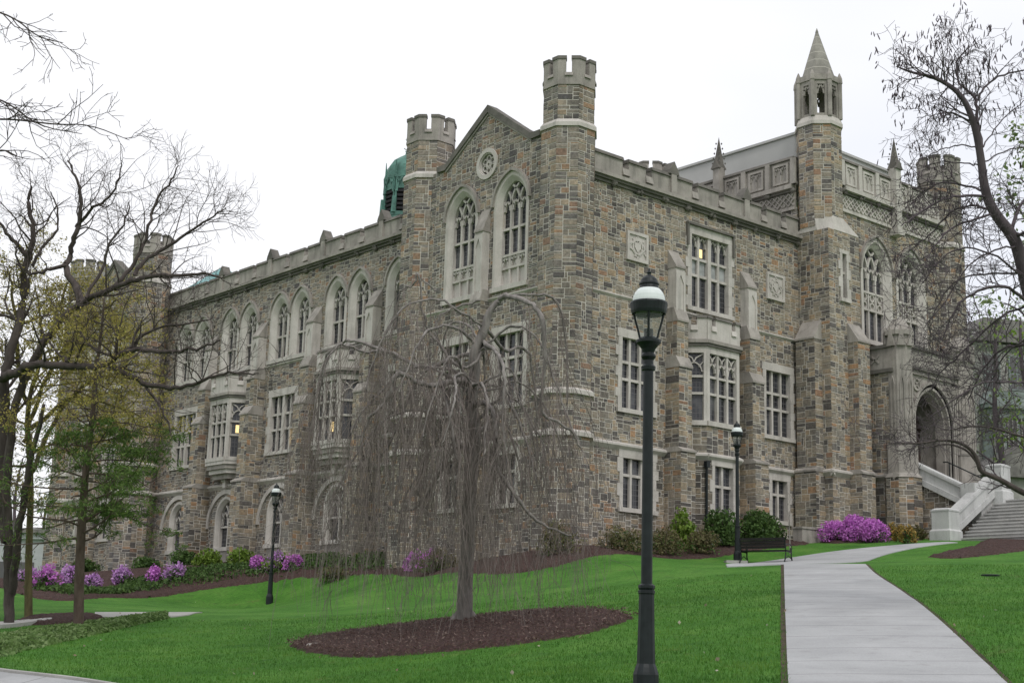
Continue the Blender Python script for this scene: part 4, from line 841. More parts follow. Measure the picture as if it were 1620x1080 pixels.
e = G((1468, 881), (1500, 873), (1560, 863), (1620, 853), (1690, 846), (1690, 866), (1620, 872), (1540, 881), (1500, 884)); struct(star('mulch_bed', np.mean(np.array(e), 0), e, .03, M['mulch'], 8, .1))
# long planting bed at the foot of the hall
f3 = lambda q: [(x, y, 0) for x, y in q]
BED_E = G((26, 938), (60, 947), (110, 952), (200, 945), (280, 937), (380, 922), (480, 911), (560, 908), (640, 908), (740, 910), (860, 905)) + f3([(-2.2, -3.2), (2, -3.6), (7, -3.6), (9.6, -3.2), (10.5, -.4), (7, -.1), (2, -.1), (-1.5, -.3), (-1.5, 6), (-.1, 11), (-.1, 20), (-.1, 33), (-3.0, 35), (-3, 43), (-9, 40)])
struct(star('mulch_bed', (0, 0), BED_E, .03, M['mulch'], 8, .2))
struct(star('mulch_bed', (12.6, -4.0), [(9.8, -3.9, 0), (11.2, -5.0, 0), (13.2, -5.5, 0), (14.2, -5.0, 0), (14.6, -3.4, 0), (12, -2.2, 0), (10.2, -2.6, 0)], .04, M['mulch'], 8, .1))

# loose bark chips over the round bed
MULCH_E = G((455, 1022), (500, 1036), (560, 1041), (640, 1037), (740, 1028), (840, 1018), (920, 1005), (990, 985), (1006, 975), (960, 969), (880, 969), (780, 978), (680, 988), (570, 1000), (490, 1012))
# ------------------------------------------------------------------ lamps, bench and small things
def ringlathe(b, c, prof, n=22, m=0): lathe(b, c, prof, n, m)
def street_lamp(loc, label, scale=1, lean=0):
    t = thing('street_lamp', label, 'street lamp', loc, 'black lantern posts on the lawn'); x, y, z = loc; S = lambda pr: [(r_ * scale, h * scale) for r_, h in pr]
    def part(nm, pr, mt, n=22, par=t): b = MB(); lathe(b, loc, S(pr), n); return b.build(nm, [mt], par, smooth=False)
    part('base', [(.15, -.3), (.15, .3), (.142, .33), (.125, .38), (.108, .42), (.098, .8), (.09, 1.2), (.1, 1.21), (.1, 1.24), (.088, 1.25), (.1, 1.27), (.1, 1.30), (.068, 1.32)], M['iron'], 12)
    part('post', [(.066, 1.3), (.06, 3.82), (.082, 3.83), (.088, 3.87), (.062, 3.9), (.06, 3.95), (.088, 3.99), (.088, 4.01), (.068, 4.04), (.085, 4.09), (.115, 4.13), (.15, 4.16), (.152, 4.19), (.12, 4.21), (.09, 4.23)], M['iron'])
    part('lantern_glass', [(.098, 4.215), (.112, 4.28), (.15, 4.42), (.172, 4.53)], M['lglass'])
    b = MB(); tube(b, [(x, y, z + 4.2 * scale), (x, y, z + 4.33 * scale)], .055 * scale, 10); tube(b, [(x, y, z + 4.33 * scale), (x, y, z + 4.5 * scale)], .016 * scale, 6); b.build('lamp_socket', [M['iron']], t)
    b = MB()
    for k in range(4):
        a = k * pi / 2 + .75; tube(b, [(x + r_ * scale * cos(a), y + r_ * scale * sin(a), z + h * scale) for r_, h in ((.1, 4.2), (.122, 4.3), (.158, 4.43), (.185, 4.54))], .014 * scale, 6)
    b.build('lantern_ribs', [M['iron']], t)
    part('rim', [(.17, 4.53), (.205, 4.515), (.215, 4.55), (.222, 4.6), (.228, 4.64), (.22, 4.66), (.19, 4.66)], M['iron'], 28)
    part('shade', [(.197, 4.655), (.196, 4.69), (.186, 4.74), (.168, 4.78), (.14, 4.815), (.13, 4.825)], M['dome'], 28)
    part('cap', [(.14, 4.81), (.122, 4.83), (.112, 4.87), (.122, 4.88), (.122, 4.895), (.112, 4.91), (.095, 4.95), (.06, 4.985), (.028, 5.0), (.02, 5.015), (.03, 5.03), (.012, 5.06), (.002, 5.09)], M['iron'], 22)
    return t
la = P + ray(1021.5, 1109) * 16.7; street_lamp((la[0], la[1], la[2]), 'nearest and largest black lantern post standing beside the path', 1.028)
l2 = gp(1167, 890); street_lamp((l2[0], l2[1], l2[2]), 'black lantern post on a concrete pad beside the bench')
l3 = gp(426, 955); street_lamp((l3[0], l3[1], l3[2]), 'farthest black lantern post, on the lawn left of the weeping tree')
b = MB(); Fp_ = Fr((l2[0], l2[1], l2[2]), (CR[0], CR[1], 0), (-CF[0], -CF[1], 0)); box(b, Fp_, -.45, .3, -.35, .35, -.3, .07); tag(b.build('lamp_pad', [M['kerb']]), 'small square concrete pad under the lantern post by the bench', 'concrete pad')
def bench(loc, ux, label):
    t = thing('park_bench', label, 'bench', loc); ux = V(*ux, 0); ux /= np.linalg.norm(ux); uy = V(-ux[1], ux[0], 0); F = Fr(loc, ux, -uy)   # d towards the viewer = behind the bench
    b = MB()
    for k in range(4): box(b, F, -.86, .86, .24 + k * .025, .27 + k * .025, .5 + k * .095, .585 + k * .095)
    b.build('backrest', [M['wood']], t); b = MB()
    for k in range(5): box(b, F, -.86, .86, -.26 + k * .098, -.175 + k * .098, .42, .455)
    b.build('seat', [M['wood']], t)
    for s_ in (-.84, .84):
        b = MB(); q = lambda d, z: F.p(s_, d, z)
        tube(b, [q(.36, .0), q(.30, .12), q(.24, .3), q(.25, .5), q(.34, .88)], .024, 6); tube(b, [q(-.34, 0), q(-.30, .12), q(-.24, .25), q(-.24, .42)], .024, 6); tube(b, [q(.24, .4), q(-.27, .4)], .022, 6)
        tube(b, [q(.28, .62), q(.1, .66), q(-.14, .66), q(-.27, .62), q(-.3, .54), q(-.26, .47), q(-.19, .48), q(-.18, .54)], .02, 6); tube(b, [q(-.3, .14), q(0, .26), q(.27, .14)], .016, 6); b.build('end_frame', [M['iron']], t)
    return t
bl = gp(1212, 890); a = radians(-34); ux = (CR[0] * cos(a) - CR[1] * sin(a), CR[0] * sin(a) + CR[1] * cos(a)); bench((bl[0], bl[1], bl[2] - .02), ux, 'black slatted bench with scrolled iron arms seen from behind')
# white mushroom-headed garden light lying at the edge of the bed
fl = gp(1131, 866); t = thing('garden_light', 'white mushroom shaped garden light leaning over on the grass', 'garden light', fl); b = MB(); hd = fl + V(0, 0, .3) + V(*CR) * .16; tube(b, [fl - V(*CR) * .35 + V(0, 0, .02), fl + V(0, 0, .16), hd], [.05, .06, .08], 8); b.build('stem', [M['dome']], t)
b = MB(); ax = V(.7, -.3, .45); ax /= np.linalg.norm(ax); tube(b, [hd - ax * .1, hd - ax * .05, hd, hd + ax * .1, hd + ax * .16], [.25, .27, .24, .14, .02], 14); b.build('head', [M['dome']], t)
q = gp(505, 1024); b = MB()
for k in range(1): lathe(b, (q[0], q[1], q[2] + .02), [(.26, -.1), (.28, .03), (.22, .07), (.05, .085)], 9)
tag(b.build('flat_stone', [M['limed']]), 'flat pale stone lying in the mulch under the weeping tree', 'stone')
q = gp(1567, 910); b = MB(); lathe(b, (q[0], q[1], q[2]), [(.24, -.05), (.24, .02), (.2, .03), (.02, .032)], 16); tag(b.build('drain_cover', [M['iron']]), 'dark round drain cover set in the right-hand lawn', 'drain cover')
q = gp(1272, 857); b = MB(); Fq = Fr((9.15, -2.6, 0), (1, -.05, 0), (0, -1, 0)); box(b, Fq, 0, 1.25, -.25, .2, 5.6, 6.66); box(b, Fq, -.04, 1.29, -.28, .24, 6.66, 6.74); tag(b.build('low_wall', [M['limed']]), 'low pale stone block at the foot of the wall beside the purple bush', 'low wall')
q = gp(745, 573 + 330); 

# ------------------------------------------------------------------ shrubs
def leaves(mb, pts, size, rg, m=0, up=.3, asp=.6):
    pts = np.asarray(pts, float); n = len(pts)
    if not n: return
    a = rg.normal(size=(n, 3)); a[:, 2] += up * 0; a /= np.linalg.norm(a, axis=1)[:, None]; c = rg.normal(size=(n, 3)); bv = np.cross(a, c); bv /= np.linalg.norm(bv, axis=1)[:, None] + 1e-9
    s = size * rg.uniform(.6, 1.35, (n, 1)); A = a * s; B = bv * s * asp
    v = np.stack([pts - A, pts + B, pts + A, pts - B], 1).reshape(-1, 3)
    mb.add(v, [(4 * i, 4 * i + 1, 4 * i + 2, 4 * i + 3) for i in range(n)], m)
def blobpts(c, rx, ry, rz, n, rg, lumps=9, shell=.55):
    """points clustered on lumps over a dome, so the outline is uneven"""
    th = rg.uniform(0, 2 * pi, lumps); ph = rg.uniform(.05, 1.35, lumps); L = np.stack([np.cos(th) * np.sin(ph) * rx * .62, np.sin(th) * np.sin(ph) * ry * .62, np.cos(ph) * rz * .62], 1)
    k = rg.integers(0, lumps, n); d = rg.normal(size=(n, 3)); d /= np.linalg.norm(d, axis=1)[:, None]; r_ = (shell + (1 - shell) * rg.random((n, 1)))
    p = L[k] + d * r_ * np.array([rx, ry, rz]) * .46 * rg.uniform(.75, 1.2, (lumps, 1))[k]; p[:, 2] = np.abs(p[:, 2]); return p + np.array(c)
def shrub(name, label, cat, c, rx, rz, n, mat, size, group=None, ry=None, sub=None, seed=0, stems=True, under='leaf_shrub', uf=.25):
    rg = np.random.default_rng(seed + int(abs(c[0] * 13 + c[1] * 7))); z = float(H(c[0], c[1])); t = thing(name, label, cat, (c[0], c[1], z), group); ry = ry or rx
    b = MB()
    for i in range(10):
        a = rg.uniform(0, 2 * pi); q = rg.uniform(.3, .85); tube(b, [(c[0], c[1], z - .1), (c[0] + q * rx * .4 * cos(a), c[1] + q * ry * .4 * sin(a), z + rz * .4), (c[0] + q * rx * cos(a), c[1] + q * ry * sin(a), z + rz * rg.uniform(.6, .95))], [.02, .014, .006], 4)
    b.build('stems', [M['bark_brown']], t)
    b = MB(); p = blobpts((c[0], c[1], z + .04), rx, ry, rz, n, rg); leaves(b, p, size, rg, 0)
    if uf: leaves(b, blobpts((c[0], c[1], z + .0), rx * .9, ry * .9, rz * .75, int(n * uf), rg), size, rg, 1)
    b.build('blossom' if 'petal' in mat else 'foliage', [M[mat], M[under]], t); return t
az = [((1326, 858), 1.05, .82, 'petal', 'low broad purple azalea at the left of the group near the stairs'), ((1352, 857), 1.1, 1.02, 'petal', 'tallest purple azalea in the middle of the group near the stairs'), ((1382, 858), .9, .9, 'petal', 'purple azalea at the right of the group, next to the bronze shrubs')]
for (px, py), rx, rz, mt, lb in az: q = gp(px, py); shrub('azalea_bush', lb, 'azalea', q, rx * .85, rz, 3400, mt, .05, 'purple azaleas near the stairs', uf=.08, seed=1)
az = [((45, 922), .75, .8, 'petal_lilac', 'lilac azalea farthest left, partly behind the left tree trunk'), ((70, 936), .95, 1.25, 'petal', 'large bright purple azalea left of the green tree trunk'), ((108, 925), .6, 1.0, 'petal_lilac', 'tall narrow lilac azalea just left of the green tree trunk'), ((146, 930), .7, .7, 'petal_lilac', 'sparse pale lilac azalea just right of the green tree trunk'), ((196, 927), .85, 1.0, 'petal_lilac', 'loose lilac azalea in the middle of the left bed'), ((243, 926), .6, .95, 'petal', 'small bright azalea between two lilac azaleas in the left bed'), ((278, 921), .85, 1.05, 'petal_lilac', 'round lilac azalea at the right end of the left bed'), ((405, 905), .75, .85, 'petal', 'purple azalea left of the farthest lantern post'), ((440, 904), .8, 1.0, 'petal_lilac', 'lilac azalea right behind the farthest lantern post'), ((464, 903), .65, .8, 'petal', 'small purple azalea right of the farthest lantern post'), ((655, 905), .75, .95, 'petal', 'purple azalea behind the weeping branches, left one of two'), ((680, 903), .75, 1.0, 'petal', 'purple azalea behind the weeping branches, right one of two')]
for i, ((px, py), rx, rz, mt, lb) in enumerate(az): q = gp(px, py); shrub('azalea_bush', lb, 'azalea', q, rx * .78, rz * .85, 800 if i < 7 else 1000, mt, .055, 'azaleas along the left bed', uf=.5, seed=2 + i)
for i, (px, py, lb) in enumerate(((1411, 855, 'leftmost of three small round bronze-orange shrubs'), (1424, 857, 'middle one of three small round bronze-orange shrubs'), (1437, 859, 'rightmost of three small round bronze-orange shrubs'))): q = gp(px, py); shrub('bronze_shrub', lb, 'shrub', q, .34, .66, 800, 'leaf_orange', .045, 'small bronze shrubs by the path', uf=.3, seed=30 + i)
GR = [((3.4, -1.5), .7, 1.55, 900, 'leaf_lime', 'bright lime-green leafy shrub against the wall behind the nearest lantern post'), ((5.3, -2.0), 1.1, 1.35, 1700, 'leaf_shrub', 'dark green shrub under the bay window, left of the second lantern post'), ((7.2, -2.0), 1.15, 1.35, 1900, 'leaf_shrub', 'broad green shrub directly behind the bench'), ((8.6, -1.7), .7, .95, 900, 'leaf_shrub', 'lower green shrub between the bench and the low pale stone block'),
      ((-3.3, -2.0), .9, 1.25, 1300, 'leaf_olive', 'olive green shrub at the corner turret foot'), ((-.9, -2.6), .95, 1.0, 1500, 'leaf_olive', 'brownish low hedge shrub left of the nearest lantern post'), ((1.2, -2.7), 1.0, 1.05, 1500, 'leaf_olive', 'brownish low hedge shrub just right of the nearest lantern post'), ((3.0, -2.9), .9, .9, 1300, 'leaf_olive', 'brownish low hedge shrub below the lime-green shrub'), ((15.1, -4.2), .45, .6, 700, 'leaf_olive', 'small dark shrub at the porch foot beside the stair post'),
      ((-2.2, 24.3), .9, .8, 900, 'leaf_lime', 'yellow-green shrub under the third lower pointed window from the tree'), ((-2.0, 21.6), .8, .8, 1000, 'leaf_lime', 'yellow-green shrub behind the azaleas by the farthest lantern post'), ((-2.0, 27.2), .9, .8, 900, 'leaf_shrub', 'dark green shrub at the far buttress foot'), ((-2.4, 30.5), .9, .65, 900, 'leaf_shrub', 'dark green shrub below the farthest lower window'), ((-2.6, 17.3), .8, .7, 900, 'leaf_lime', 'yellow-green shrub by the wall, right of the farthest lantern post'), ((-3.2, 12.0), .9, .65, 800, 'leaf_olive', 'olive shrub behind the weeping branches on the left'), ((-3.6, 4.4), 1.0, .9, 1300, 'leaf_olive', 'olive shrub behind the weeping tree trunk'), ((-4.4, 33.5), 1.0, .8, 1000, 'leaf_shrub', 'dark green shrub at the far turret foot')]
for i, (c_, rx, rz, n, mt, lb) in enumerate(GR): shrub('garden_shrub', lb, 'shrub', c_, rx, rz, n, mt, .075 if mt != 'leaf_olive' else .05, 'garden shrubs at the foot of the hall', seed=50 + i, under='leaf_shrub' if mt != 'leaf_lime' else 'leaf_lime')
# low green cover between the shrubs of the long bed
ee = np.array(BED_E); n = 24000; u_ = RNG.random(n); pe = np.array(resample([tuple(p) for p in G((40, 936), (110, 946), (200, 940), (280, 932), (380, 918), (480, 908), (640, 904))], .1)); k = (u_ * (len(pe) - 1)).astype(int); pp = pe[k] + RNG.normal(0, .12, (n, 3)); dv = V(.55, .75, 0); pp = pp + dv * (RNG.random((n, 1)) ** .8 * 4.6 + .25); kk = RNG.random(n) < (.45 + .55 * (np.sin(pp[:, 0] * 2.1) * np.cos(pp[:, 1] * 1.3) > -.25)); pp = pp[kk & (pp[:, 0] < -.6)]; pp[:, 2] = H(pp[:, 0], pp[:, 1]) + RNG.uniform(.04, .3, len(pp))
b = MB(); leaves(b, pp, .07, RNG, 0, asp=.6); o = b.build('ground_cover', [M['leaf_shrub']]); o['kind'] = 'stuff'; o['label'] = 'low green planting between the azaleas of the left bed'
# ivy on the bank at the left
e0 = np.array(G((-60, 1010), (0, 1006), (60, 997), (130, 988), (200, 979), (262, 973))); e1 = np.array(G((-60, 1050), (0, 1037), (60, 1022), (130, 1007), (200, 991), (265, 978)))
n = 15000; t_ = RNG.random(n) * 5 * .999; k = t_.astype(int); fr = (t_ - k)[:, None]; q0 = e0[k] * (1 - fr) + e0[k + 1] * fr; q1 = e1[k] * (1 - fr) + e1[k + 1] * fr; s_ = RNG.random((n, 1)); s_ = np.clip(s_ + RNG.normal(0, .06, (n, 1)), -.1, 1.1); pp = q0 * (1 - s_) + q1 * s_; pp[:, 2] = H(pp[:, 0], pp[:, 1]) + RNG.uniform(.02, .13, n) * np.clip(1 - (np.abs(s_[:, 0] - .5) * 2) ** 4, .25, 1)
b = MB(); leaves(b, pp, .075, RNG, 0, asp=.8); o = b.build('ground_ivy', [M['ivy']]); o['kind'] = 'stuff'; o['label'] = 'band of low green ground cover along the bank at the left'

# ------------------------------------------------------------------ trees
def nrm(a): return a / (np.linalg.norm(a) + 1e-9)
def sample(pts, rad, f):
    d = np.r_[0, np.cumsum(np.linalg.norm(np.diff(pts, axis=0), axis=1))]; x = f * d[-1]; i = min(len(pts) - 2, max(0, int(np.searchsorted(d, x) - 1)))
    return np.array([np.interp(x, d, pts[:, j]) for j in range(3)]), nrm(pts[i + 1] - pts[i]), np.interp(x, d, rad), d[-1]
def spine(p, d, L, n, rg, wob, up):
    pts = [p]; d = nrm(d)
    for i in range(n):
        d = nrm(d + rg.normal(0, wob, 3) + V(0, 0, up)); pts.append(pts[-1] + d * L / n)
    return np.array(pts)
def grow(mb, pts, rad, rg, lv, spec, tips, tot=[0]):
    """spec[lv] = (children per metre, length range, radius factor, spread, wobble, up, start fraction)"""
    if lv >= len(spec): 
        tips.append(pts); return
    per, (l0, l1), rf, spread, wob, up, f0 = spec[lv]
    L = np.linalg.norm(np.diff(pts, axis=0), axis=1).sum(); nch = max(2, int(rg.poisson(per * L * (1 - f0))))
    for i in range(nch):
        f = f0 + (1 - f0) * rg.random() ** .8; p, t, r_, _ = sample(pts, rad, min(f, .995)); side = nrm(np.cross(t, rg.normal(size=3)))
        dr = nrm(t * (1 - spread) + side * spread + V(0, 0, up)); ln = rg.uniform(l0, l1) * (1.1 - .45 * f); cr_ = max(.0045, min(r_ * .8, r_ * rf + .003)); ns = 6 if lv == 0 else (5 if lv == 1 else 4)
        q = spine(p, dr, ln, ns, rg, wob, up * .25); rr = np.linspace(cr_, max(.0035, cr_ * .3), ns + 1); tube(mb, q, rr, 5 if lv == 0 else (4 if lv == 1 else 3)); grow(mb, q, rr, rg, lv + 1, spec, tips)
def limb(px, dd=0): return px
def pxline(pts, d0, rg=None, dj=0):
    """a limb through points of the photograph, each at its own distance"""
    o = []
    for i, p in enumerate(pts): o.append(at(p[0], p[1], p[2] if len(p) > 2 else d0))
    return np.array(smooth(o, 2))
def taper(n, r0, r1, pw=.8): return r1 + (r0 - r1) * (1 - np.linspace(0, 1, n)) ** pw
def trunk_flare(pts, rad, z0):
    return rad
# ---- the weeping tree in the mulch bed
rg = np.random.default_rng(11); base = gp(735, 986); D0 = 30.0
WT = thing('weeping_tree', 'bare weeping tree with curtains of thin drooping twigs, in the round mulch bed', 'tree', base)
b = MB(); tp = pxline([(735, 992, D0), (735, 960, D0), (737, 900, D0), (741, 830, D0), (744, 760, D0 + .05), (752, 690, D0 + .1), (743, 640, D0 + .15), (752, 590, D0 + .2), (748, 560, D0 + .2), (768, 520, D0 + .25), (772, 495, D0 + .25), (788, 476, D0 + .3)], D0); tr = np.interp(np.linspace(0, 1, len(tp)), [0, .035, .07, .35, .7, .85, 1], [.33, .2, .168, .145, .115, .08, .05]); tube(b, tp, tr, 12)
for k in range(6): a = k * 1.05; tube(b, [base + V(0, 0, .22) + V(cos(a), sin(a), 0) * .1, base + V(cos(a) * .3, sin(a) * .3, .04), base + V(cos(a) * .55, sin(a) * .55, -.08)], [.1, .08, .03], 6)
limbs = []
def wl(pts, r0, r1=.02, dd=0): q = pxline([(x, y, D0 + z) for x, y, z in pts], D0); limbs.append((q, taper(len(q), r0 * .78, r1 * .8)))
wl([(786, 482, .3), (790, 470, .3), (806, 467, .1), (832, 476, -.3), (850, 487, -.6), (862, 520, -.8), (860, 600, -.9), (853, 655, -.9), (880, 665, -1.0), (905, 682, -1.0), (922, 712, -1.0)], .085)
wl([(788, 474, .3), (815, 468, .8), (850, 464, 1.2), (880, 470, 1.5), (895, 520, 1.6), (898, 640, 1.6)], .05)
wl([(752, 612, .1), (735, 603, -.2), (706, 605, -.5), (690, 610, -.7), (663, 606, -.9), (642, 594, -1.0), (627, 587, -1.1), (617, 625, -1.2), (606, 640, -1.2), (592, 650, -1.3), (580, 668, -1.3), (570, 708, -1.3)], .09)
wl([(700, 608, -.5), (712, 660, -1.0), (722, 720, -1.2), (730, 745, -1.3), (716, 765, -1.4), (722, 820, -1.4)], .05)
wl([(765, 560, .2), (735, 560, .5), (700, 575, .8), (665, 585, 1.0), (625, 560, 1.2), (600, 552, 1.3), (570, 540, 1.4), (545, 537, 1.5), (520, 555, 1.6), (505, 600, 1.6), (492, 690, 1.6)], .075)
wl([(600, 553, 1.3), (575, 560, .9), (548, 543, .6), (528, 548, .4), (510, 585, .3), (500, 680, .3)], .035)
wl([(770, 540, .2), (745, 590, -.1), (700, 560, .2), (688, 520, .4), (700, 495, .4), (725, 482, .4), (760, 476, .3)], .05)
wl([(690, 540, .3), (675, 520, .3), (668, 490, .3), (665, 450, .3), (660, 426, .3), (655, 455, .3), (640, 452, .3), (630, 470, .3), (626, 520, .3)], .03)
wl([(665, 440, .3), (675, 448, .3), (690, 460, .2)], .02)
wl([(752, 640, .1), (770, 636, -.5), (782, 650, -.8), (786, 700, -1.0), (784, 735, -1.1), (805, 770, -1.3), (835, 810, -1.4), (860, 832, -1.4), (905, 848, -1.4)], .085)
wl([(748, 720, 0), (725, 700, .4), (700, 735, .6), (680, 775, .8), (660, 803, .9), (635, 810, 1.0), (612, 800, 1.0)], .07)
wl([(770, 520, .2), (800, 560, .9), (820, 545, 1.3), (840, 560, 1.6), (848, 640, 1.8), (850, 730, 1.8)], .055)
wl([(765, 540, .2), (790, 560, -1.0), (800, 580, -1.6), (795, 640, -1.9), (798, 720, -2.0)], .06)
for i in range(19):          # the rest of the crown: arching limbs all round
    a = i * 2 * pi / 19 + rg.uniform(-.1, .1); f = rg.uniform(.45, .98); p, t, r_, _ = sample(tp, tr, f); sd_ = cos(a) * CR[0] + sin(a) * CR[1]; R_ = rg.uniform(1.7, 3.1) * (.8 + .3 * (1 - f)) * (1.12 if sd_ < -.2 else (.78 if sd_ > .3 else 1)); hh = rg.uniform(.2, .7); dr = V(cos(a), sin(a), 0); q = [p]
    for s_ in (.25, .5, .75, 1.0, 1.08): q.append(p + dr * R_ * s_ + V(0, 0, hh * sin(pi * min(1, s_)) - (max(0, s_ - .45) ** 2) * rg.uniform(2.2, 4.5)) + rg.normal(0, .09, 3))
    q = np.array(smooth(q, 2)); limbs.append((q, taper(len(q), r_ * rg.uniform(.22, .36), .009)))
for q, r_ in limbs: tube(b, q + rg.normal(0, .014, q.shape), r_ * rg.uniform(.8, 1.22, len(r_)), 7)
b.build('trunk', [M['bark_grey']], WT, smooth=True)
b = MB(); n = 0; axis_xy = base[:2]
for q, r_ in limbs:
    L = np.linalg.norm(np.diff(q, axis=0), axis=1).sum()
    for i in range(int(L * 15)):
        p, t, rr, _ = sample(q, r_, rg.uniform(.1, 1)); outd = p[:2] - axis_xy; ro = np.linalg.norm(outd)
        if rg.random() > min(1, .12 + (ro / 2.5) ** 1.6) * (.62 if outd @ CR[:2] > .4 else 1): continue
        outd = outd / (ro + 1e-6); zg = float(base[2]) + (p[:2] - axis_xy) @ V(.03, .03); top = p[2] - zg; end = max(.15, rg.normal(.75, .45)) if rg.random() < .62 else rg.uniform(1, 3.6); ln = top - end
        if ln < .5: continue
        ln = min(ln, rg.uniform(1.6, 4.8)); k = 7; pts = [p]; d = V(outd[0] * rg.uniform(0, .5), outd[1] * rg.uniform(0, .5), rg.uniform(-.6, .35)) + rg.normal(0, .35, 3)
        for j in range(k): d = nrm(d * .6 + V(0, 0, -.6) + rg.normal(0, .17, 3)); pts.append(pts[-1] + d * ln / k * 1.12)
        pts = np.array(pts); tube(b, pts, np.linspace(.006, .003, k + 1), 3, 0, False)
        for j in range(rg.integers(1, 6)):   # forked twiglets
            s_ = rg.integers(2, k); e = pts[s_]; d2 = nrm(V(0, 0, -1) + rg.normal(0, .5, 3)); tube(b, [e, e + d2 * ln * .12, e + d2 * ln * .2 + V(0, 0, -ln * .12)], [.0042, .0036, .0028], 3, 0, False)
b.build('drooping_twigs', [M['twig_grey']], WT)

# ---- large dark bare tree at the left
rg = np.random.default_rng(21); D1 = 38.0; base = gp(14, 992); BT = thing('bare_tree', 'large dark bare tree at the left edge with gnarled spreading limbs', 'tree', base)
b = MB(); LB = []
def bl_(pts, r0, r1, dd=0): q = pxline([(x, y, D1 + (z if True else 0)) for x, y, z in pts], D1); q = q + rg.normal(0, .02, q.shape); r_ = taper(len(q), r0, r1); LB.append((q, r_)); tube(b, q, r_, 8)
Z6 = lambda x, y, z=0: (x * .4259, 180 + y * .4259, z)
bl_([(14, 1000, 0), (15, 930, 0), (12, 850, 0), (10, 780, 0), (14, 700, 0), Z6(60, 1060), Z6(130, 900), Z6(225, 765), Z6(300, 700), Z6(420, 650, -1), Z6(500, 612, -1.5), Z6(580, 598, -2), Z6(660, 602, -2), Z6(740, 590, -2.4), Z6(830, 610, -2.6)], .145, .018)
bl_([(18, 940, 0), (28, 850, -.3), (40, 780, -.5), (48, 730, -.6), (60, 690, -.8), (70, 640, -1)], .12, .04)
bl_([(10, 860, 0), (4, 790, .3), Z6(15, 1000, .5), Z6(45, 870, .6), Z6(85, 720, .8), Z6(85, 600, 1), Z6(105, 530, 1), Z6(130, 440, 1.2), Z6(100, 340, 1.5), Z6(115, 270, 1.6)], .17, .025)
bl_([Z6(300, 700), Z6(280, 640, .5), Z6(246, 590, .8), Z6(255, 540, 1), Z6(275, 470, 1), Z6(300, 385, 1), Z6(300, 300, 1), Z6(285, 240, 1), Z6(250, 170, 1.2)], .11, .012)
bl_([Z6(285, 420, 1), Z6(340, 350, .8), Z6(400, 320, .6), Z6(440, 250, .5), Z6(450, 180, .5)], .05, .01)
bl_([Z6(250, 560, .9), Z6(180, 580, .6), Z6(120, 600, .4), Z6(60, 560, .4)], .06, .02)
bl_([Z6(500, 600, -1.5), Z6(540, 540, -1.2), Z6(620, 500, -1), Z6(700, 440, -1), Z6(760, 400, -1), Z6(840, 350, -1)], .06, .01)
bl_([Z6(430, 640, -1), Z6(490, 570, -.6), Z6(540, 480, -.4), Z6(560, 380, -.2), Z6(590, 300, 0), Z6(640, 240, 0), Z6(665, 190, 0)], .06, .01)
bl_([Z6(320, 680, -.5), Z6(390, 560, 0), Z6(400, 480, 0), Z6(470, 400, .3), Z6(480, 330, .3)], .05, .01)
bl_([Z6(10, 980, .2), Z6(60, 960, -.2), Z6(120, 930, -.6), Z6(200, 935, -1), Z6(300, 940, -1.4), Z6(390, 935, -1.8), Z6(430, 900, -2), Z6(500, 870, -2.2), Z6(560, 880, -2.4), Z6(640, 890, -2.6), Z6(740, 870, -2.8), Z6(820, 840, -3)], .13, .015)
bl_([Z6(400, 930, -1.8), Z6(470, 970, -2), Z6(540, 1000, -2.1), Z6(620, 1020, -2.2), Z6(700, 1010, -2.4), Z6(790, 975, -2.6), Z6(860, 960, -2.8), Z6(960, 965, -3)], .08, .012)
bl_([Z6(470, 880, -2), Z6(520, 830, -2.2), Z6(600, 790, -2.2), Z6(700, 780, -2.4), Z6(790, 760, -2.6)], .05, .01)
bl_([Z6(250, 920, -1), Z6(190, 860, -.6), Z6(150, 800, -.3)], .04, .015); bl_([Z6(420, 900, -2), Z6(330, 870, -1.6), Z6(260, 740, -1), Z6(330, 760, -1.4), Z6(430, 800, -1.8)], .04, .012)
bl_([Z6(110, 540, 1), Z6(60, 480, 1), Z6(20, 440, 1), (-10, 340, 1)], .07, .02); bl_([Z6(120, 560, .8), Z6(160, 490, 1), Z6(220, 440, 1.2), Z6(215, 360, 1.4), Z6(190, 290, 1.5)], .05, .01)
bl_([Z6(540, 1000, -2.1), Z6(590, 1080, -2.2), (262, 655, -2.3), (270, 690, -2.3)], .04, .01)
b.build('trunk', [M['bark_dark']], BT, smooth=True)
b = MB(); tips = []; spec = [(2.4, (1.0, 2.4), .34, .58, .2, .14, .2), (3.6, (.5, 1.2), .42, .58, .22, .1, .1), (5.0, (.25, .7), .5, .55, .22, .06, .08)]
for q, r_ in LB[:1] + LB[2:]:
    if q is LB[0][0]: q, r_ = q[14:], r_[14:]
    grow(b, q, r_, rg, 0, spec, tips)
b.build('crown', [M['bark_dark']], BT)
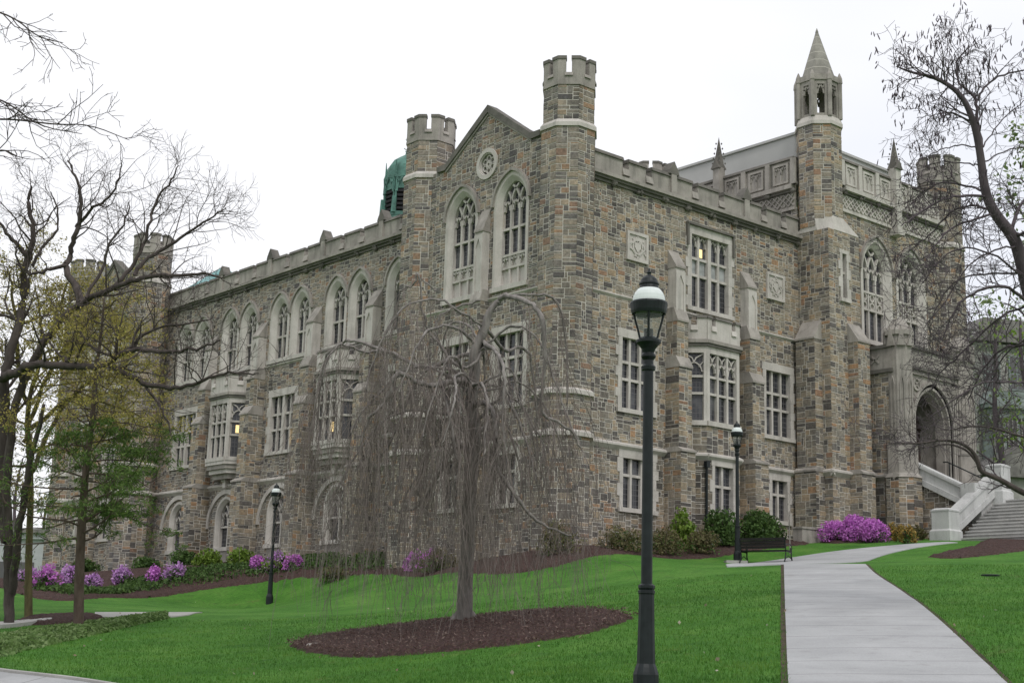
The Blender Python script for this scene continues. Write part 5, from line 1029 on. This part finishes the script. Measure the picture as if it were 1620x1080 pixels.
# ---- feathery green tree at the left, leafing from below
rg = np.random.default_rng(31); D2 = 37.0; base = gp(124, 986); GT = thing('feathery_tree', 'young tree with a straight brown trunk and feathery green and yellow foliage at the left', 'tree', base); b = MB()
tp = pxline([(124, 1000, D2), (125, 930, D2), (127, 870, D2), (131, 800, D2), (137, 730, D2), (147, 660, D2), (150, 600, D2), (160, 530, D2), (165, 470, D2)], D2); tr = np.interp(np.linspace(0, 1, len(tp)), [0, .06, .3, 1], [.2, .135, .115, .015]); tube(b, tp, tr, 10); b.build('trunk', [M['bark_brown']], GT, smooth=True)
b = MB(); lf = MB(); gpts = []; ypts = []
for i in range(62):
    f = .27 + .7 * i / 62; p, t, r_, _ = sample(tp, tr, f); a = i * 2.4 + rg.uniform(-.4, .4); ln = (2.7 * (1 - (f - .27)) ** .7 + .5) * rg.uniform(.6, 1.1); d = V(cos(a), sin(a), rg.uniform(-.1, .35)); q = spine(p, d, ln, 7, rg, .1, .02); rr = np.linspace(max(.012, r_ * .28), .006, 8); tube(b, q, rr, 5); tt = []
    grow(b, q, rr, rg, 0, [(3.2, (.4, .95), .5, .6, .15, -.02, .15), (4, (.15, .4), .6, .55, .15, -.1, .1)], tt)
    for s_ in tt:
        e = s_[-1]; side = (e - tp[0]) @ CR; low = e[2] - base[2]
        for _ in range(30):
            pt = s_[rg.integers(1, len(s_))] + rg.normal(0, 1, 3) * V(.12, .12, .03)
            if low < 4.9 and (side > -.35 or rg.random() < .25): gpts.append(pt)
            elif low >= 4.2 and rg.random() < .6: ypts.append(pt)
gpts = np.array(gpts); ypts = np.array(ypts); b.build('crown', [M['bark_brown']], GT); leaves(lf, gpts, .08, rg, 0, asp=.16); leaves(lf, ypts, .036, rg, 1, asp=.4); lf.build('foliage', [M['leaf_green'], M['leaf_yellow']], GT)
# ---- tree with hazy yellow young leaves, behind the dark tree
def leafing_tree(name, label, base, pts, r0, mats, n1, spec, size, per, seed, bmat='bark_brown', group=None, keep=1.0, extra=()):
    rg = np.random.default_rng(seed); t = thing(name, label, 'tree', base, group); b = MB(); q = np.array(smooth(pts, 2)); r_ = taper(len(q), r0, r0 * .15); tube(b, q, r_, 8); ex = []
    for e_ in extra: q2 = pxline(e_, 40.5); q2 = q2 + rg.normal(0, .03, q2.shape); r2 = taper(len(q2), .075, .012); tube(b, q2, r2, 6); ex.append((q2, r2))
    b.build('trunk', [M[bmat]], t, smooth=True); b = MB(); tips = []; grow(b, q, r_, rg, 0, spec, tips)
    for q2, r2 in ex: grow(b, q2, r2, rg, 0, [(s0[0], (s0[1][0] * .4, s0[1][1] * .45)) + s0[2:] for s0 in spec[:1]] + spec[1:], tips)
    b.build("crown", [M[bmat]], t); lf = MB(); pts = []
    for s_ in tips:
        for _ in range(per):
            if rg.random() < keep: pts.append(s_[len(s_) - 1 - int(len(s_) * rg.random() ** 1.7 * .99)] + rg.normal(0, max(.07, size * 1.6), 3))
    if pts: leaves(lf, pts, size, rg, 0, asp=.55); lf.build('foliage', [M[mats]], t)
    return t
d = 41; leafing_tree('yellow_leaf_tree', 'tree hazy with yellow-green young leaves behind the dark bare tree at the left', gp(45, 975), [gp(45, 978), at(45, 880, d), at(50, 760, d), at(40, 640, d), at(70, 560, d), at(60, 470, d)], .13, 'leaf_yellow', 0, [(4.2, (2.2, 5.0), .42, .75, .12, .03, .3), (2.4, (.8, 1.7), .45, .6, .15, .0, .2), (3, (.3, .7), .5, .6, .15, -.03, .1)], .034, 32, 41, 'bark_olive', None, 1.0, [[(40, 700), (60, 620), (100, 550), (150, 500), (190, 470)], [(45, 760), (90, 650), (150, 590), (235, 600)], [(40, 640), (30, 560), (20, 470), (10, 420)], [(50, 680), (110, 620), (170, 640), (225, 660)], [(60, 560), (90, 500), (110, 440)]])
# ---- bare tree outside the frame at the left whose twigs reach in at the top
rg = np.random.default_rng(51); d = 22; base = V(*at(-230, 1000, 22)[:2], 0); base[2] = H(base[0], base[1]); OT = thing('bare_tree', 'bare tree beyond the left edge, thin branch ends reaching in at the top', 'tree', base); b = MB(); LB = []
tq = np.array(smooth([base, at(-225, 700, 22), at(-240, 400, 22), at(-250, 150, 22)], 2)); tube(b, tq, taper(len(tq), .28, .12), 9)
for pts in ([(-240, 330), (-120, 260), (-40, 190), (20, 188), (90, 198), (140, 196), (205, 222)], [(-240, 400), (-120, 330), (-50, 270), (0, 232), (30, 250), (22, 236)], [(-245, 200), (-120, 80), (-40, 10), (20, 25), (60, 60), (100, 68)], [(-245, 280), (-120, 180), (-30, 150), (10, 160), (60, 200), (130, 212)]):
    q = pxline(pts, 22); r_ = taper(len(q), .022, .004); tube(b, q, r_, 6); LB.append((q, r_))
b.build('trunk', [M['bark_dark']], OT, smooth=True); b = MB(); tips = []
for q, r_ in LB: grow(b, q, r_, rg, 0, [(2.6, (.5, 1.5), .5, .45, .15, .03, .3), (3.2, (.25, .7), .55, .5, .15, .02, .15), (3, (.1, .3), .6, .5, .15, .02, .2)], tips)
b.build('crown', [M['bark_dark']], OT)

# ---- the tree at the right
rg = np.random.default_rng(61); D3 = 27.0; base = at(1700, 905, D3); base[2] = H(base[0], base[1]); RT = thing('bare_tree', 'leaning bare tree at the right edge hung with dark seed pods', 'tree', base); b = MB(); LB = []
Z7 = lambda x, y, z=0: (1340 + x * .3889, y * .3889, z)
def rl(pts, r0, r1, keep=True):
    q = pxline([(x, y, D3 + z) for x, y, z in pts], D3); q = q + rg.normal(0, .012, q.shape); r_ = taper(len(q), r0 * .5, r1 * .7); tube(b, q, r_, 8)
    if keep: LB.append((q, r_))
tq = np.array(smooth([base, at(1690, 760, D3), at(1665, 600, D3), at(1632, 480, D3)] + [at(*Z7(x, y)[:2], D3) for x, y in ((705, 1040), (680, 965), (600, 870), (560, 780), (545, 640), (520, 510), (482, 412), (430, 355), (350, 312), (262, 296), (200, 270))], 2)); r_ = np.interp(np.linspace(0, 1, len(tq)), [0, .1, .4, .55, .8, 1], [.2, .15, .11, .075, .04, .008]); tube(b, tq, r_, 10); LB.append((tq[int(len(tq) * .5):], r_[int(len(tq) * .5):]))
rl([Z7(545, 600), Z7(530, 500, .3), Z7(530, 410, .5), Z7(490, 365, .6), Z7(450, 340, .7), Z7(440, 260, .8), Z7(500, 180, .9)], .075, .012)
rl([Z7(533, 405, .5), Z7(560, 355, .8), Z7(620, 308, 1), Z7(740, 280, 1.2), Z7(840, 280, 1.3)], .05, .012)
rl([Z7(565, 800), Z7(440, 795, -.6), Z7(360, 820, -1), Z7(290, 870, -1.2), Z7(220, 920, -1.4)], .06, .01); rl([Z7(600, 870), Z7(520, 830, .5), Z7(430, 850, .8), Z7(340, 950, 1), Z7(270, 1010, 1)], .055, .01)
rl([Z7(520, 600), Z7(440, 590, -.3), Z7(370, 610, -.5), Z7(310, 650, -.6)], .03, .008); rl([Z7(530, 670), Z7(450, 660, .4), Z7(360, 660, .5), Z7(300, 680, .6)], .03, .008); rl([Z7(510, 500), Z7(430, 455, .4), Z7(350, 470, .5), Z7(280, 480, .6)], .03, .008)
rl([Z7(560, 660), Z7(620, 620, .3), Z7(720, 600, .6), Z7(850, 600, .8)], .03, .01); rl([Z7(550, 600), Z7(590, 540, .3), Z7(640, 470, .6), Z7(740, 400, .8)], .03, .01)
rl([Z7(670, 950), Z7(690, 860, .3), Z7(725, 810, .4), Z7(800, 760, .6)], .08, .02); rl([Z7(680, 960), Z7(740, 930, -.3), Z7(820, 900, -.6)], .08, .03); rl([Z7(690, 1000), Z7(620, 1010, -.4), Z7(500, 1060, -.8), (1500, 470, -1), (1460, 520, -1.1)], .04, .008)
rl([(1640, 500, 0), (1600, 450, -.4), (1560, 455, -.8), (1525, 470, -1), (1505, 500, -1.1), (1490, 540, -1.1)], .07, .012); rl([Z7(560, 780), Z7(500, 760, .6), Z7(400, 740, 1), Z7(330, 760, 1.2), Z7(260, 830, 1.3)], .05, .01); rl([Z7(600, 870), Z7(480, 900, -.5), Z7(380, 960, -.9), Z7(320, 1060, -1.1)], .05, .01); rl([(1632, 480, 0), (1580, 500, .4), (1520, 560, .8), (1490, 585, 1), (1470, 620, 1.1)], .05, .01); rl([(1620, 440, 0), (1570, 400, -.5), (1520, 390, -.9), (1485, 410, -1), (1460, 450, -1)], .045, .008)
rl([(1645, 430, 0), (1580, 432, .3), (1520, 436, .6), (1490, 470, .8), (1470, 520, .9)], .045, .008); rl([(1655, 600, 0), (1600, 606, -.3), (1550, 602, -.5), (1500, 640, -.6), (1470, 660, -.6)], .045, .008); rl([(1645, 520, 0), (1592, 556, .6), (1562, 612, .9), (1548, 676, 1)], .04, .008)
rl([(1650, 560, 0), (1610, 540, .5), (1570, 560, .9), (1545, 600, 1.1), (1530, 640, 1.2)], .06, .012)
b.build('trunk', [M['bark_fade']], RT, smooth=True); b = MB(); tips = []
for q, r_ in LB: grow(b, q, r_, rg, 0, [(5.0, (.6, 1.6), .34, .6, .2, .02, .1), (5.4, (.3, .85), .45, .6, .22, .0, .08), (5.5, (.12, .4), .55, .6, .2, -.06, .1)], tips)
b.build('crown', [M['bark_fade']], RT); b = MB(); rg2 = np.random.default_rng(3)
for s_ in tips:                                            # hanging pods, thickest at the upper left
    e = s_[-1]; v = e - P; dz = v @ CF; px = 810 + FPX * (v @ CR) / dz; py = 540 - FPX * (v @ CU) / dz; pr = .3 if py < 190 else (.07 if py < 330 else .015)
    if rg2.random() < pr:
        for _ in range(rg2.integers(2, 6)):
            o_ = e + rg2.normal(0, .06, 3); l_ = rg2.uniform(.06, .17); dv = nrm(V(rg2.normal(0, .25), rg2.normal(0, .25), -1)) * l_; tube(b, [o_, o_ + dv * .3, o_ + dv * .75, o_ + dv], [.004, .010, .012, .004], 4)
b.build('foliage', [M['pod']], RT, label='dark hanging seed pods')
# low limb sweeping in from a second tree beyond the right edge
rg = np.random.default_rng(71); D4 = 33.0; base = at(1745, 905, D4); base[2] = H(base[0], base[1]); ST2 = thing('bare_tree', 'tree beyond the right edge whose low forked limb sweeps across the stairs', 'tree', base); b = MB(); LB = []
tq = np.array(smooth([base, at(1745, 800, D4), at(1750, 600, D4), at(1740, 400, D4)], 2)); tube(b, tq, taper(len(tq), .3, .15), 9)
K = lambda x, y, z=0: (1380 + x * .2685, 590 + y * .2685, D4 + z)
for pts, r0, r1 in (([(1745, 830, D4), K(1000, 740), K(894, 708), K(810, 660), K(745, 622), K(680, 598), K(635, 575), K(625, 530), K(600, 470), K(550, 425), K(480, 398), K(390, 395), K(300, 412), K(200, 415), K(90, 408)], .17, .012), ([K(640, 570), K(605, 510, .2), K(560, 455, .3), K(490, 425, .4), K(420, 415, .5), K(330, 440, .6), K(240, 430, .7)], .07, .01), ([(1742, 640, D4), K(1000, 390), K(870, 372), K(790, 345), K(700, 318), K(610, 312), K(530, 318), K(470, 335), K(400, 330)], .08, .01), ([K(530, 318), K(500, 290, .3), K(440, 270, .4), K(380, 280, .5), K(300, 260, .5)], .025, .008), ([K(300, 412), K(220, 350, .3), K(160, 330, .4), K(60, 340, .5), K(-40, 330, .5)], .02, .006), ([K(390, 395), K(330, 360, -.3), K(240, 350, -.4), K(140, 380, -.5)], .02, .006), ([K(100, 408), K(0, 420, 0), K(-100, 400, 0), K(-180, 380, 0)], .012, .005)):
    q = pxline(pts, D4); r_ = taper(len(q), r0 * .48, r1 * .6); tube(b, q, r_, 8); LB.append((q, r_))
b.build('trunk', [M['bark_dark']], ST2, smooth=True); b = MB(); tips = []
for i, (q, r_) in enumerate(LB): grow(b, q, r_, rg, 0, [(3.6, (.5, 1.4), .3, .5, .15, .06, .3), (5, (.25, .8), .5, .5, .18, .05, .1), (4.5, (.15, .4), .6, .5, .18, .02, .1)], tips)
b.build('crown', [M['bark_fade']], ST2)
# thin bare sapling behind the bench
rg = np.random.default_rng(81); base = gp(1252, 884); base = V(8.4, -4.6, float(H(8.4, -4.6))); base = gp(1250, 876); SP = thing('sapling', 'thin pale bare sapling just right of the bench', 'sapling', base); b = MB(); q = spine(base, V(.02, 0, 1), 1.6, 6, rg, .05, .2); tube(b, q, np.linspace(.03, .015, 7), 6); b.build('trunk', [M['bark_grey']], SP); b = MB(); grow(b, q, np.linspace(.03, .015, 7), rg, 0, [(6, (.7, 1.5), .5, .4, .1, .3, .5), (5, (.25, .6), .6, .45, .15, .1, .15)], []); b.build('crown', [M['bark_grey']], SP)
# background trees
sp = [(1.2, (2.0, 4.0), .42, .6, .15, .15, .3), (1.6, (.9, 1.8), .45, .55, .18, .1, .15), (2.2, (.4, .8), .5, .55, .18, .05, .1)]
def bg(px, d, h, seed, mats, label, r0=.25, size=.16, per=5, keep=1, bm='bark_fade', group='trees in the background'):
    c_ = at(px, 900, d); z = float(H(c_[0], c_[1])); rg = np.random.default_rng(seed); pts = [V(c_[0], c_[1], z - .3)]
    for k in range(1, 6): pts.append(V(c_[0] + rg.normal(0, .3), c_[1] + rg.normal(0, .3), z + h * k / 6))
    leafing_tree('background_tree', label, V(c_[0], c_[1], z), pts, r0, mats, 0, sp, size, per, seed, bm, group, keep)
bg(1660, 70, 25, 91, 'leaf_pale', 'tall tree in pale spring leaf at the top right corner', .35, .16, 7, .8); bg(1592, 92, 20, 92, 'leaf_pale', 'pale leafing tree beside the porch, farther back', .3, .14, 5, .7); bg(1640, 88, 19, 93, 'leaf_lime', 'yellow-green leafing tree behind the right-hand limbs', .3, .14, 5, .7)
for i, (px, d, h, mt, lb) in enumerate(((-40, 90, 13, 'leaf_olive', 'far bare tree partly off the left edge'), (20, 105, 12, 'leaf_olive', 'far brownish tree seen between the left trunks'), (66, 120, 12, 'leaf_yellow', 'far yellowish tree just left of the end turret'), (92, 100, 9, 'leaf_olive', 'low far brownish tree against the end turret'))): bg(px, d, h, 95 + i, mt, lb, .22, .13, 3, .6)

# ------------------------------------------------------------------ background buildings
M['tan'] = stone_mat('tan_stone', (.29, .29, .27), (.42, .41, .38), .5); M['palewall'] = stone_mat('pale_render', (.42, .43, .45), (.52, .53, .55), .15); M['trim'] = plain('muted_green_trim', (.21, .24, .23), .7, 0, .35, 1.5); M['slate'] = plain('slate_roof', (.19, .18, .17), .6, 0, .3, 2)
q = at(1600, 740, 96); BB = thing('stone_lodge', 'distant tan stone building with green copper trim and a round arched entrance at the right', 'building', (q[0], q[1], 6.0))
nrm_ = V(CF[0], CF[1], 0); nrm_ /= np.linalg.norm(nrm_); rt = V(CR[0], CR[1], 0); rt /= np.linalg.norm(rt); O_ = at(1575, 740, 96); F = Fr((O_[0], O_[1], 0), rt + nrm_ * .25, -nrm_ + rt * .25)
b = MB(); box(b, F, -1.2, 14, -10, 0, 4, 23); box(b, F, -2.8, 3.2, -8, 2.2, 4, 13.6); course(b, F, -1.2, 14, 18.6, .5, .25, 0); course(b, F, -1.2, 14, 22.9, .5, .3, 0); b.build('wall', [M['tan']], BB)
b = MB(); box(b, F, -.9, 4.4, .01, .9, 14.6, 15.3); box(b, F, -.9, 4.4, .01, .9, 17.7, 18.3); box(b, F, -1.1, 4.6, .01, 1.2, 18.3, 18.6); prism(b, F, [(-1.2, 18.6), (4.7, 18.6), (4.2, 19.5), (-.7, 19.5)], .01, 1.1)
for u in (-.9, .15, 1.2, 2.25, 3.3, 4.2): box(b, F, u, u + .2, .01, .9, 15.3, 17.7)
b.build('bay', [M['trim']], BB); b = MB(); [box(b, F, u, u + .07, .5, .93, 15.3, 17.7) for u in np.arange(-.6, 4.2, .35)]; box(b, F, -.85, 4.35, .5, .92, 16.5, 16.58); b.build('mullions', [M['tan']], BB); b = MB(); box(b, F, -.85, 4.35, .02, .8, 15.3, 17.7); b.build('bay_glass', [M['glass']], BB)
F2 = Fr(F.O + F.N * 2.2, F.U, F.N); b = MB(); ring(b, F2, arch_poly(.1, 1.9, 5, 9.8, 11.9, 12), arch_poly(.1, 1.15, 5, 9.8, 11.0, 12), -.2, .3, 0, closed=False); pane(b, F2, arch_poly(.1, 1.2, 5, 9.8, 11, 12), .02, 1); b.build('entrance_arch', [M['tan'], M['void']], BB)
b = MB(); prism(b, F2, [(-3.2, 13.5), (3.6, 13.5), (.2, 15.6)], -9, .5, 0); prism(b, F, [(-1.6, 23), (14.6, 23), (13.6, 24.6), (-.8, 24.6)], -10.5, .6, 0); b.build('roof', [M['slate']], BB)
for i in range(5):
    for zf in (10.0, 15.2, 19.9):
        u = (4.4 if zf < 12 else 5.6 if zf < 19 else 0) + i * 1.9; b = MB(); box(b, F, u - .62, u + .62, -.2, .12, zf - .12, zf + 2.3, 0); w_ = b.build('window', [M['trim']], BB); b = MB(); box(b, F, u - .5, u - .04, .05, .135, zf, zf + 1.0); box(b, F, u + .04, u + .5, .05, .135, zf, zf + 1.0); box(b, F, u - .5, u - .04, .05, .135, zf + 1.1, zf + 2.2); box(b, F, u + .04, u + .5, .05, .135, zf + 1.1, zf + 2.2); b.build('glass', [M['glass']], w_)
q = at(20, 850, 100); PB = thing('pale_building', 'low pale rendered building far off behind the left tree trunks', 'building', (q[0], q[1], 3)); O_ = at(-80, 850, 100); F = Fr((O_[0], O_[1], 0), rt, -nrm_)
b = MB(); box(b, F, -6, 6.9, -8, 0, 1.5, 8.2); box(b, F, -6.2, 7.1, -8.2, .25, 8.2, 8.6); b.build('wall', [M['palewall']], PB); b = MB(); box(b, F, -6.4, 7.3, -8.4, .5, 8.6, 8.9); b.build('roof', [M['slate']], PB)
for i in range(4): b = MB(); u = -1 + i * 2.0; box(b, F, u, u + 1.1, -.2, .06, 4.6, 6.6); b.build('window', [M['glass']], PB)

# ------------------------------------------------------------------ grass blades over the near lawn
n = 130000; rgn = np.random.default_rng(9); pxs = rgn.uniform(-40, 1660, n * 3); dd = 15.0 + 27 * rgn.random(n * 3) ** 1.6; X_ = P[0] + dd * (CF[0] + (pxs - 810) / FPX * CR[0]); Y_ = P[1] + dd * (CF[1] + (pxs - 810) / FPX * CR[1])
def inside(poly, x, y):
    r_ = np.zeros(len(x), bool); m_ = len(poly)
    for i in range(m_):
        x0, y0 = poly[i][:2]; x1, y1 = poly[(i + 1) % m_][:2]; c_ = ((y0 > y) != (y1 > y)) & (x < (x1 - x0) * (y - y0) / (y1 - y0 + 1e-12) + x0); r_ ^= c_
    return r_
no = np.zeros(len(X_), bool)
for pl in ([*PATH_L, *PATH_R[::-1]], G((455, 1022), (500, 1036), (560, 1041), (640, 1037), (740, 1028), (840, 1018), (920, 1005), (990, 985), (1006, 975), (960, 969), (880, 969), (780, 978), (680, 988), (570, 1000), (490, 1012)), [*KERB_A, *[tuple(V(*p) - V(CF[0], CF[1], 0) * 5) for p in KERB_A[::-1]]], G((18, 988), (60, 989), (110, 986), (170, 978), (150, 972), (100, 973), (40, 976)), G((1468, 881), (1500, 873), (1560, 863), (1620, 853), (1690, 846), (1690, 866), (1620, 872), (1540, 881), (1500, 884)), G((1148, 893.5), (1240, 884), (1330, 871), (1400, 864), (1500, 857), (1515, 858.5), (1440, 868), (1367, 889.5), (1241, 893), (1150, 897))): no |= inside(pl, X_, Y_)
X_, Y_ = X_[~no][:n], Y_[~no][:n]; n = len(X_); Zb = np.concatenate([H(X_[i:i + 20000], Y_[i:i + 20000]) for i in range(0, n, 20000)]); a = rgn.uniform(0, 2 * pi, n); hh = rgn.uniform(.025, .065, n); wd = rgn.uniform(.006, .011, n); ln = rgn.normal(0, .02, (n, 2))
v = np.empty((n, 3, 3)); v[:, 0] = np.stack([X_ - wd * np.cos(a), Y_ - wd * np.sin(a), Zb - .01], 1); v[:, 1] = np.stack([X_ + wd * np.cos(a), Y_ + wd * np.sin(a), Zb - .01], 1); v[:, 2] = np.stack([X_ + ln[:, 0], Y_ + ln[:, 1], Zb + hh], 1)
me = bpy.data.meshes.new('grass'); me.vertices.add(3 * n); me.vertices.foreach_set('co', v.ravel()); me.loops.add(3 * n); me.loops.foreach_set('vertex_index', np.arange(3 * n)); me.polygons.add(n); me.polygons.foreach_set('loop_start', np.arange(0, 3 * n, 3)); me.update(calc_edges=True)
M['blade'] = leaf('grass_blades', [(.043, .140, .015), (.068, .185, .023), (.11, .23, .04), (.072, .195, .026)], patch=True); me.materials.append(M['blade']); o = bpy.data.objects.new('grass', me); COL.objects.link(o); o['kind'] = 'stuff'; o['label'] = 'short green blades of the mown lawn'
b = MB(); rgc = np.random.default_rng(14); me_ = np.array(MULCH_E); q = np.stack([rgc.uniform(me_[:, 0].min(), me_[:, 0].max(), 16000), rgc.uniform(me_[:, 1].min(), me_[:, 1].max(), 16000)], 1); q = q[inside([tuple(p) for p in smooth(list(MULCH_E) + [MULCH_E[0]], 2)], q[:, 0], q[:, 1])]; q = q + rgc.normal(0, .11, q.shape); q = np.c_[q, H(q[:, 0], q[:, 1]) + rgc.uniform(.05, .16, len(q))]; leaves(b, q, .032, rgc, 0, asp=.35); M['chip'] = leaf('bark_chips', [(.06, .035, .03), (.12, .075, .065), (.20, .14, .12), (.09, .055, .05), (.26, .20, .17)]); o = b.build('bark_chips', [M['chip']]); o['kind'] = 'stuff'; o['label'] = 'loose bark chips on the round mulch bed'
# fallen leaves scattered on the lawn
b = MB(); rgf = np.random.default_rng(4); pts = np.array([gp(rgf.uniform(20, 1600), rgf.uniform(905, 1075)) for _ in range(80)]); ok = np.zeros(len(pts), bool); ok |= inside([*PATH_L, *PATH_R[::-1]], pts[:, 0], pts[:, 1]); pts = pts[~ok]; pts[:, 2] += .045; leaves(b, pts, .036, rgf, 0, asp=.7); M['dead'] = leaf('dry_leaves', [(.30, .24, .16), (.45, .40, .32), (.22, .16, .10), (.55, .52, .46)]); o = b.build('fallen_leaves', [M['dead']]); o['kind'] = 'stuff'; o['label'] = 'pale dry leaves scattered over the lawn'
for o in bpy.data.objects:
    if '_org' in o: del o['_org']
print('objects', len(bpy.data.objects), 'polys', sum(len(m.polygons) for m in bpy.data.meshes))
